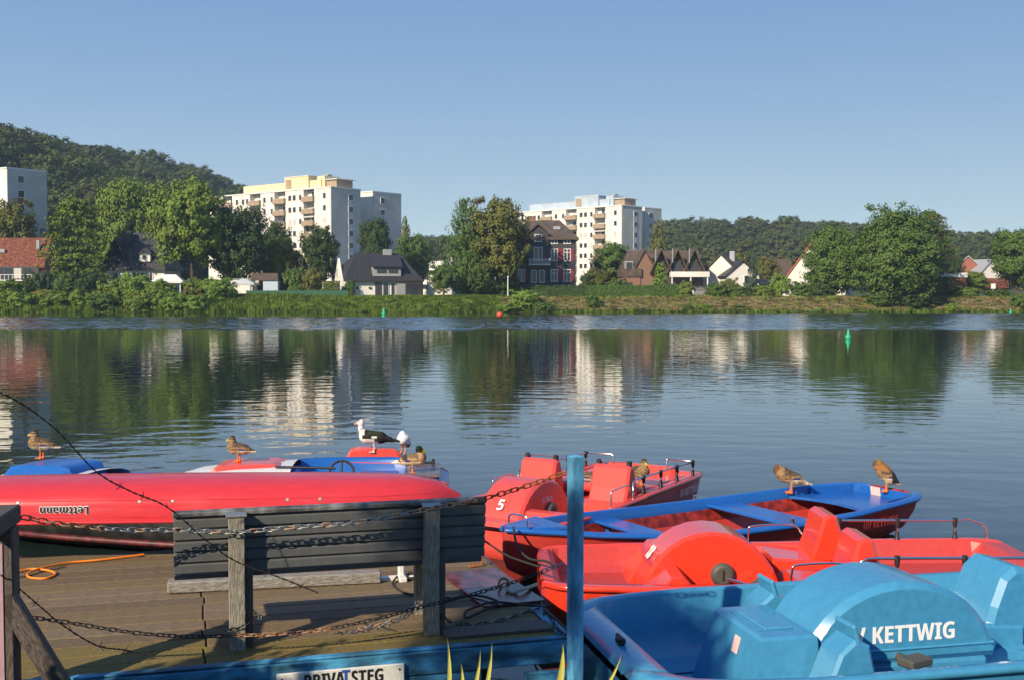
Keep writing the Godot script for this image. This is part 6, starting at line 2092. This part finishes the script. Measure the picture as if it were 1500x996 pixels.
func build_ducks():
	var hp := Vector3(-0.105, 0.325, 0.0)
	var bill := Vector3(-0.185, 0.297, 0.0)
	var rest = [
		[Vector3(-0.085, 0.195, 0), Vector3(0.08, 0.180, 0), 0.088, 0.075],
		[Vector3(-0.115, 0.215, 0), Vector3(-0.10, 0.27, 0), 0.070, 0.048],
		[Vector3(0.08, 0.175, 0), Vector3(0.215, 0.155, 0), 0.060, 0.022],
		[Vector3(0.20, 0.158, 0), Vector3(0.265, 0.150, 0), 0.020, 0.012],
		[Vector3(-0.04, 0.205, 0.06), Vector3(0.17, 0.178, 0.025), 0.036, 0.016],
		[Vector3(-0.04, 0.205, -0.06), Vector3(0.17, 0.178, -0.025), 0.036, 0.016],
		[Vector3(-0.10, 0.275, 0), hp, 0.046, 0.040],
		[hp, Vector3(-0.125, 0.318, 0), 0.040, 0.034],
		[Vector3(-0.14, 0.312, 0), Vector3(-0.175, 0.300, 0), 0.017, 0.013],
		[Vector3(-0.175, 0.300, -0.004), Vector3(-0.198, 0.293, 0.004), 0.012, 0.010],
	] + legs(-0.005, 0.13)
	var hen := flesh(rest, 0.0085, 0.022, func(p): return hen_colour(p, hp, bill))
	var hp2 := Vector3(-0.155, 0.27, 0.012)
	var preen = [
		[Vector3(-0.075, 0.215, 0), Vector3(0.07, 0.165, 0), 0.088, 0.070],
		[Vector3(-0.10, 0.24, 0), Vector3(-0.14, 0.285, 0), 0.075, 0.048],
		[Vector3(-0.14, 0.285, 0), hp2, 0.048, 0.042],
		[hp2, Vector3(-0.135, 0.225, 0.02), 0.040, 0.034],
		[Vector3(-0.13, 0.215, 0.025), Vector3(-0.09, 0.18, 0.05), 0.017, 0.010],
		[Vector3(0.07, 0.160, 0), Vector3(0.19, 0.118, 0), 0.056, 0.022],
		[Vector3(0.18, 0.122, 0), Vector3(0.25, 0.105, 0), 0.020, 0.011],
		[Vector3(-0.03, 0.215, 0.058), Vector3(0.16, 0.150, 0.025), 0.036, 0.016],
		[Vector3(-0.03, 0.215, -0.058), Vector3(0.16, 0.150, -0.025), 0.036, 0.016],
	] + legs(0.01, 0.12)
	var preening := flesh(preen, 0.0085, 0.022, func(p):
		if p.distance_to(Vector3(-0.16, 0.285, 0)) < 0.06: return Color(0.13, 0.062, 0.03) * (1.0 + 0.5 * speck(p, 50.0))
		return hen_colour(p, Vector3(9, 9, 9), Vector3(9, 9, 9), 0.15))
	var hp3 := Vector3(-0.115, 0.32, 0.0)
	var upright = [
		[Vector3(-0.035, 0.235, 0), Vector3(0.035, 0.165, 0), 0.085, 0.078],
		[Vector3(-0.05, 0.27, 0), Vector3(-0.085, 0.325, 0), 0.068, 0.046],
		[Vector3(-0.085, 0.325, 0), hp3, 0.046, 0.040],
		[hp3, Vector3(-0.115, 0.285, 0.02), 0.040, 0.034],
		[Vector3(-0.11, 0.275, 0.025), Vector3(-0.07, 0.235, 0.05), 0.016, 0.010],
		[Vector3(0.04, 0.155, 0), Vector3(0.12, 0.105, 0), 0.062, 0.024],
		[Vector3(0.11, 0.115, 0), Vector3(0.16, 0.085, 0), 0.020, 0.010],
		[Vector3(0.01, 0.24, 0.058), Vector3(0.12, 0.13, 0.03), 0.034, 0.016],
		[Vector3(0.01, 0.24, -0.058), Vector3(0.12, 0.13, -0.03), 0.034, 0.016],
	] + legs(0.0, 0.12, 0.05)
	var hunched := flesh(upright, 0.0085, 0.022, func(p):
		if p.distance_to(hp3) < 0.05: return Color(0.10, 0.075, 0.045) * (1.0 + 0.6 * speck(p, 60.0))
		if p.y > 0.25: return Color(0.24, 0.115, 0.04) * (1.0 + 0.6 * speck(p, 60.0))
		if p.x > 0.06 and p.y > 0.11: return Color(0.03, 0.025, 0.02)
		return hen_colour(p, Vector3(9, 9, 9), Vector3(9, 9, 9), 0.25))
	# drake with his head turned back over his shoulder; faces -x like the others and is turned round when placed
	var hp4 := Vector3(-0.085, 0.325, 0.0)
	var drake_b = rest.slice(0, 6) + [
		[Vector3(-0.105, 0.25, 0), hp4, 0.050, 0.040],
		[hp4, Vector3(-0.10, 0.32, 0.0), 0.041, 0.037],
		[Vector3(-0.125, 0.315, 0.0), Vector3(-0.165, 0.285, 0.0), 0.018, 0.013],
	] + legs(0.0, 0.13)
	var drake := flesh(drake_b, 0.0085, 0.020, func(p):
		if p.distance_to(Vector3(-0.15, 0.295, 0)) < 0.04 and p.x < -0.118 and p.y > 0.27: return Color(0.60, 0.44, 0.03)
		if p.y > 0.282 and p.x > -0.14: return Color(0.012, 0.022, 0.014)
		if p.x < -0.135 and p.y > 0.2: return Color(0.20, 0.11, 0.05)
		if p.x > 0.19 and p.y > 0.15: return Color(0.62, 0.58, 0.50)
		if p.x > 0.07 and p.x < 0.14 and p.y > 0.19: return Color(0.05, 0.04, 0.03)
		return hen_colour(p, Vector3(9, 9, 9), Vector3(9, 9, 9), 0.9))
	var mh := Vector3(-0.20, 0.455, 0)
	var musc_b = [
		[Vector3(-0.11, 0.235, 0), Vector3(0.10, 0.225, 0), 0.105, 0.090],
		[Vector3(-0.15, 0.25, 0), Vector3(-0.20, 0.35, 0), 0.080, 0.042],
		[Vector3(-0.20, 0.35, 0), Vector3(-0.195, 0.44, 0), 0.040, 0.034],
		[Vector3(-0.195, 0.445, 0), mh, 0.040, 0.040],
		[mh, Vector3(-0.24, 0.450, 0), 0.038, 0.028],
		[Vector3(-0.24, 0.442, 0), Vector3(-0.295, 0.425, 0), 0.020, 0.013],
		[Vector3(0.10, 0.225, 0), Vector3(0.28, 0.185, 0), 0.075, 0.026],
		[Vector3(0.26, 0.19, 0), Vector3(0.40, 0.175, 0), 0.026, 0.013],
		[Vector3(-0.06, 0.26, 0.07), Vector3(0.24, 0.215, 0.03), 0.044, 0.020],
		[Vector3(-0.06, 0.26, -0.07), Vector3(0.24, 0.215, -0.03), 0.044, 0.020],
	] + legs(0.0, 0.15, 0.07)
	var muscovy := flesh(musc_b, 0.010, 0.026, func(p):
		if p.y < 0.10 and p.x < 0.06: return Color(0.62, 0.42, 0.33)
		if p.x < -0.255 and p.y > 0.4: return Color(0.60, 0.25, 0.22)
		if p.distance_to(Vector3(-0.225, 0.465, 0)) < 0.036: return Color(0.50, 0.07, 0.06)
		if p.y > 0.40: return Color(0.72, 0.68, 0.62)
		if p.y > 0.27 and p.x < -0.13: return Color(0.10, 0.09, 0.08) if speck(p, 45.0) > 0.22 else Color(0.72, 0.69, 0.64)
		if p.x < -0.165: return Color(0.74, 0.70, 0.64)
		if p.x > -0.02 and p.x < 0.06 and p.y > 0.225 and p.y < 0.258: return Color(0.70, 0.68, 0.62)
		if p.y < 0.215 and p.x < 0.07: return Color(0.72, 0.62, 0.54) if p.x < 0.02 or p.y < 0.17 else Color(0.05, 0.045, 0.04)
		if p.y > 0.29 and p.x > -0.08 and p.x < 0.12: return Color(0.030, 0.040, 0.014) * (1.0 + speck(p, 40.0))
		return Color(0.022, 0.019, 0.016) * (1.0 + 0.5 * speck(p, 40.0)))
	var white_b = [
		[Vector3(-0.02, 0.215, 0), Vector3(0.04, 0.165, 0), 0.085, 0.080],
		[Vector3(-0.02, 0.25, 0), Vector3(-0.03, 0.285, 0), 0.072, 0.048],
		[Vector3(0.04, 0.15, 0), Vector3(0.12, 0.10, 0), 0.062, 0.030],
		[Vector3(0.11, 0.11, 0), Vector3(0.15, 0.085, 0.01), 0.022, 0.012],
		[Vector3(0.0, 0.225, 0.055), Vector3(0.11, 0.13, 0.04), 0.036, 0.018],
		[Vector3(0.0, 0.225, -0.055), Vector3(0.11, 0.13, -0.04), 0.036, 0.018],
	] + legs(0.0, 0.12, 0.04)
	var white := flesh(white_b, 0.010, 0.024, func(p):
		if p.y < 0.085: return Color(0.55, 0.2, 0.1)
		if p.y < 0.135: return Color(0.26, 0.16, 0.12)
		return Color(0.76, 0.74, 0.70))
	var g := "ducks resting on the boats"
	var put := func(called, label, mesh, px, py, d, turn_deg, scale):
		var o := pm(self, called, mesh, M.feather)
		var p := at(px, py, d)
		o.transform = Transform3D(Basis(Vector3.UP, deg_to_rad(turn_deg)) * Basis.from_scale(Vector3.ONE * scale), p)
		tag(o, label, "duck", g)
		return o
	put.call("duck", "brown mallard hen on the blue motor boat's foredeck hump, leftmost", hen, 61, 671.5, 13.45, -12, 0.92)
	put.call("duck", "brown mallard hen on the red foredeck hump behind the canoe", hen, 350, 676, 14.62, -14, 0.90)
	put.call("muscovy_duck", "black and white muscovy duck with red face, standing tall", muscovy, 548, 662.5, 15.45, -4, 0.90)
	put.call("white_duck", "round white duck preening, seen from behind, beside the muscovy duck", white, 591, 663.5, 15.5, 65, 0.92)
	put.call("duck", "mallard drake with dark head and yellow bill on the stern deck", drake, 604, 693.5, 14.5, 190, 0.96)
	put.call("duck", "preening brown duck with blue wing patch on the rowing boat's gunwale", preening, 1158, 722, 13.72, -6, 1.02)
	put.call("duck", "hunched preening brown duck on the rowing boat's stern corner", hunched, 1299, 720, 13.62, -16, 1.02)
	put.call("duck", "dark headed brown duck standing on red boat number 5's rear deck", hen, 937, 711, 14.15, 115, 0.94)
	put.call("duck", "sleeping brown duck half hidden behind the blue post in boat number 5", hen, 868, 716, 13.9, 160, 0.8)

# ---------------------------------------------------------------- the near bank, out of the picture but for a few blades
func build_near_bank():
	var st := ST()
	st.set_smooth_group(1)
	var prof = [[-5.35, -0.5], [-5.1, 0.75], [-4.6, 0.98], [-2.0, 1.12], [3.0, 1.25], [14.0, 1.6]]
	for i in prof.size() - 1:
		for k in 20:
			var x0 := -20.0 + k * 2.0
			quad_o(st, Vector3(x0, prof[i][1], prof[i][0]), Vector3(x0 + 2, prof[i][1], prof[i][0]), Vector3(x0 + 2, prof[i + 1][1], prof[i + 1][0]), Vector3(x0, prof[i + 1][1], prof[i + 1][0]), Vector3(x0, -20, 10))
	struct_("near_bank", done(st), M.nearsoil)
	# tree inferred from its shade on the pier; bush added unseen to shade the deck
	var sh := thing("near_tree", "broadleaf tree on the near bank behind the camera, left", "tree", Vector3(-5.85, 1.2, 1.2))
	pm(sh, "trunk", trunks["wide"], M.bark, Transform3D(Basis.from_scale(Vector3(3.6, 6.9, 3.6)), Vector3.ZERO))
	pm(sh, "crown", near_crown(), M.leaf_mid, Transform3D(Basis(), Vector3.ZERO))
	sh = thing("shade_bush", "added unseen bush on the near bank left of the camera, shades the deck", "bush", Vector3(-3.66, 0.98, -3.9))
	pm(sh, "stem", trunks["thin"], M.bark, Transform3D(Basis.from_scale(Vector3(1.0, 1.8, 1.0)), Vector3.ZERO))
	pm(sh, "crown", crowns["bush_c"], M.leaf_mid, Transform3D(Basis.from_scale(Vector3(0.95, 1.85 / 0.55, 0.95)), Vector3.ZERO))
	# yellowish reed blades that reach into the picture
	var blades = [[647, 1030, 648, 938, "leftmost upright yellowish reed blade before the blue fascia"], [690, 1034, 714, 944, "tall yellow brown reed blade before the blue fascia, second"], [672, 1030, 697, 955, "slanting thin green reed blade before the blue fascia"], [800, 1034, 819, 946, "broad yellow reed blade beside the blue post"], [846, 1020, 906, 962, "slanting yellow green reed blade crossing the blue boat's bow"], [666, 1020, 668, 974, "short reddish reed tip before the blue fascia"]]
	for k in blades.size():
		var b = blades[k]
		var d := 4.75 + 0.03 * k
		var p0 := at(b[0], b[1], d)
		p0.y = minf(p0.y, 0.95)
		var p1 := at(b[2], b[3], d)
		var t := thing("reed_blade", b[4], "grass blade", p0, 0.0, "reed blades on the near bank")
		st = ST()
		st.set_smooth_group(1)
		var w := 0.011 if k != 3 else 0.017
		var dv := p1 - p0
		var prev = null
		for q in 9:
			var f := q / 8.0
			var c := dv * f + Vector3(0.03 * sin(f * 2.5), 0, -0.04 * f * f)
			var hw := w * sin(PI * (0.18 + 0.82 * f)) * (1.0 if f < 0.99 else 0.05)
			var cur = [c + Vector3(-hw, 0, 0.004), c + Vector3(0, 0, -0.003), c + Vector3(hw, 0, 0.004)]
			if prev != null:
				for e in 2:
					tri(st, prev[e], cur[e], cur[e + 1]); tri(st, prev[e], cur[e + 1], prev[e + 1])
			prev = cur
		part(t, "blade", st, M.leaf_reed_plain)

# crown of leaf clumps, shaped so its shade falls on bench, post and boat
func near_crown() -> ArrayMesh:
	var r := RandomNumberGenerator.new()
	r.seed = 314
	var L := Leaves.new()
	for k in 75:
		var u := r.randf_range(-1.0, 0.35)
		var c := Vector3(u, r.randf_range(5.5, 6.0 - 0.25 * u), r.randf_range(-0.45, 0.45))
		for j in 70:
			var e := rdir(r)
			L.leaf(c + e * 0.30 * pow(r.randf(), 0.4), (e + rdir(r)).normalized(), r.randf_range(0.035, 0.06), tint(r, 0.2, 0.2), r)
	return L.mesh()
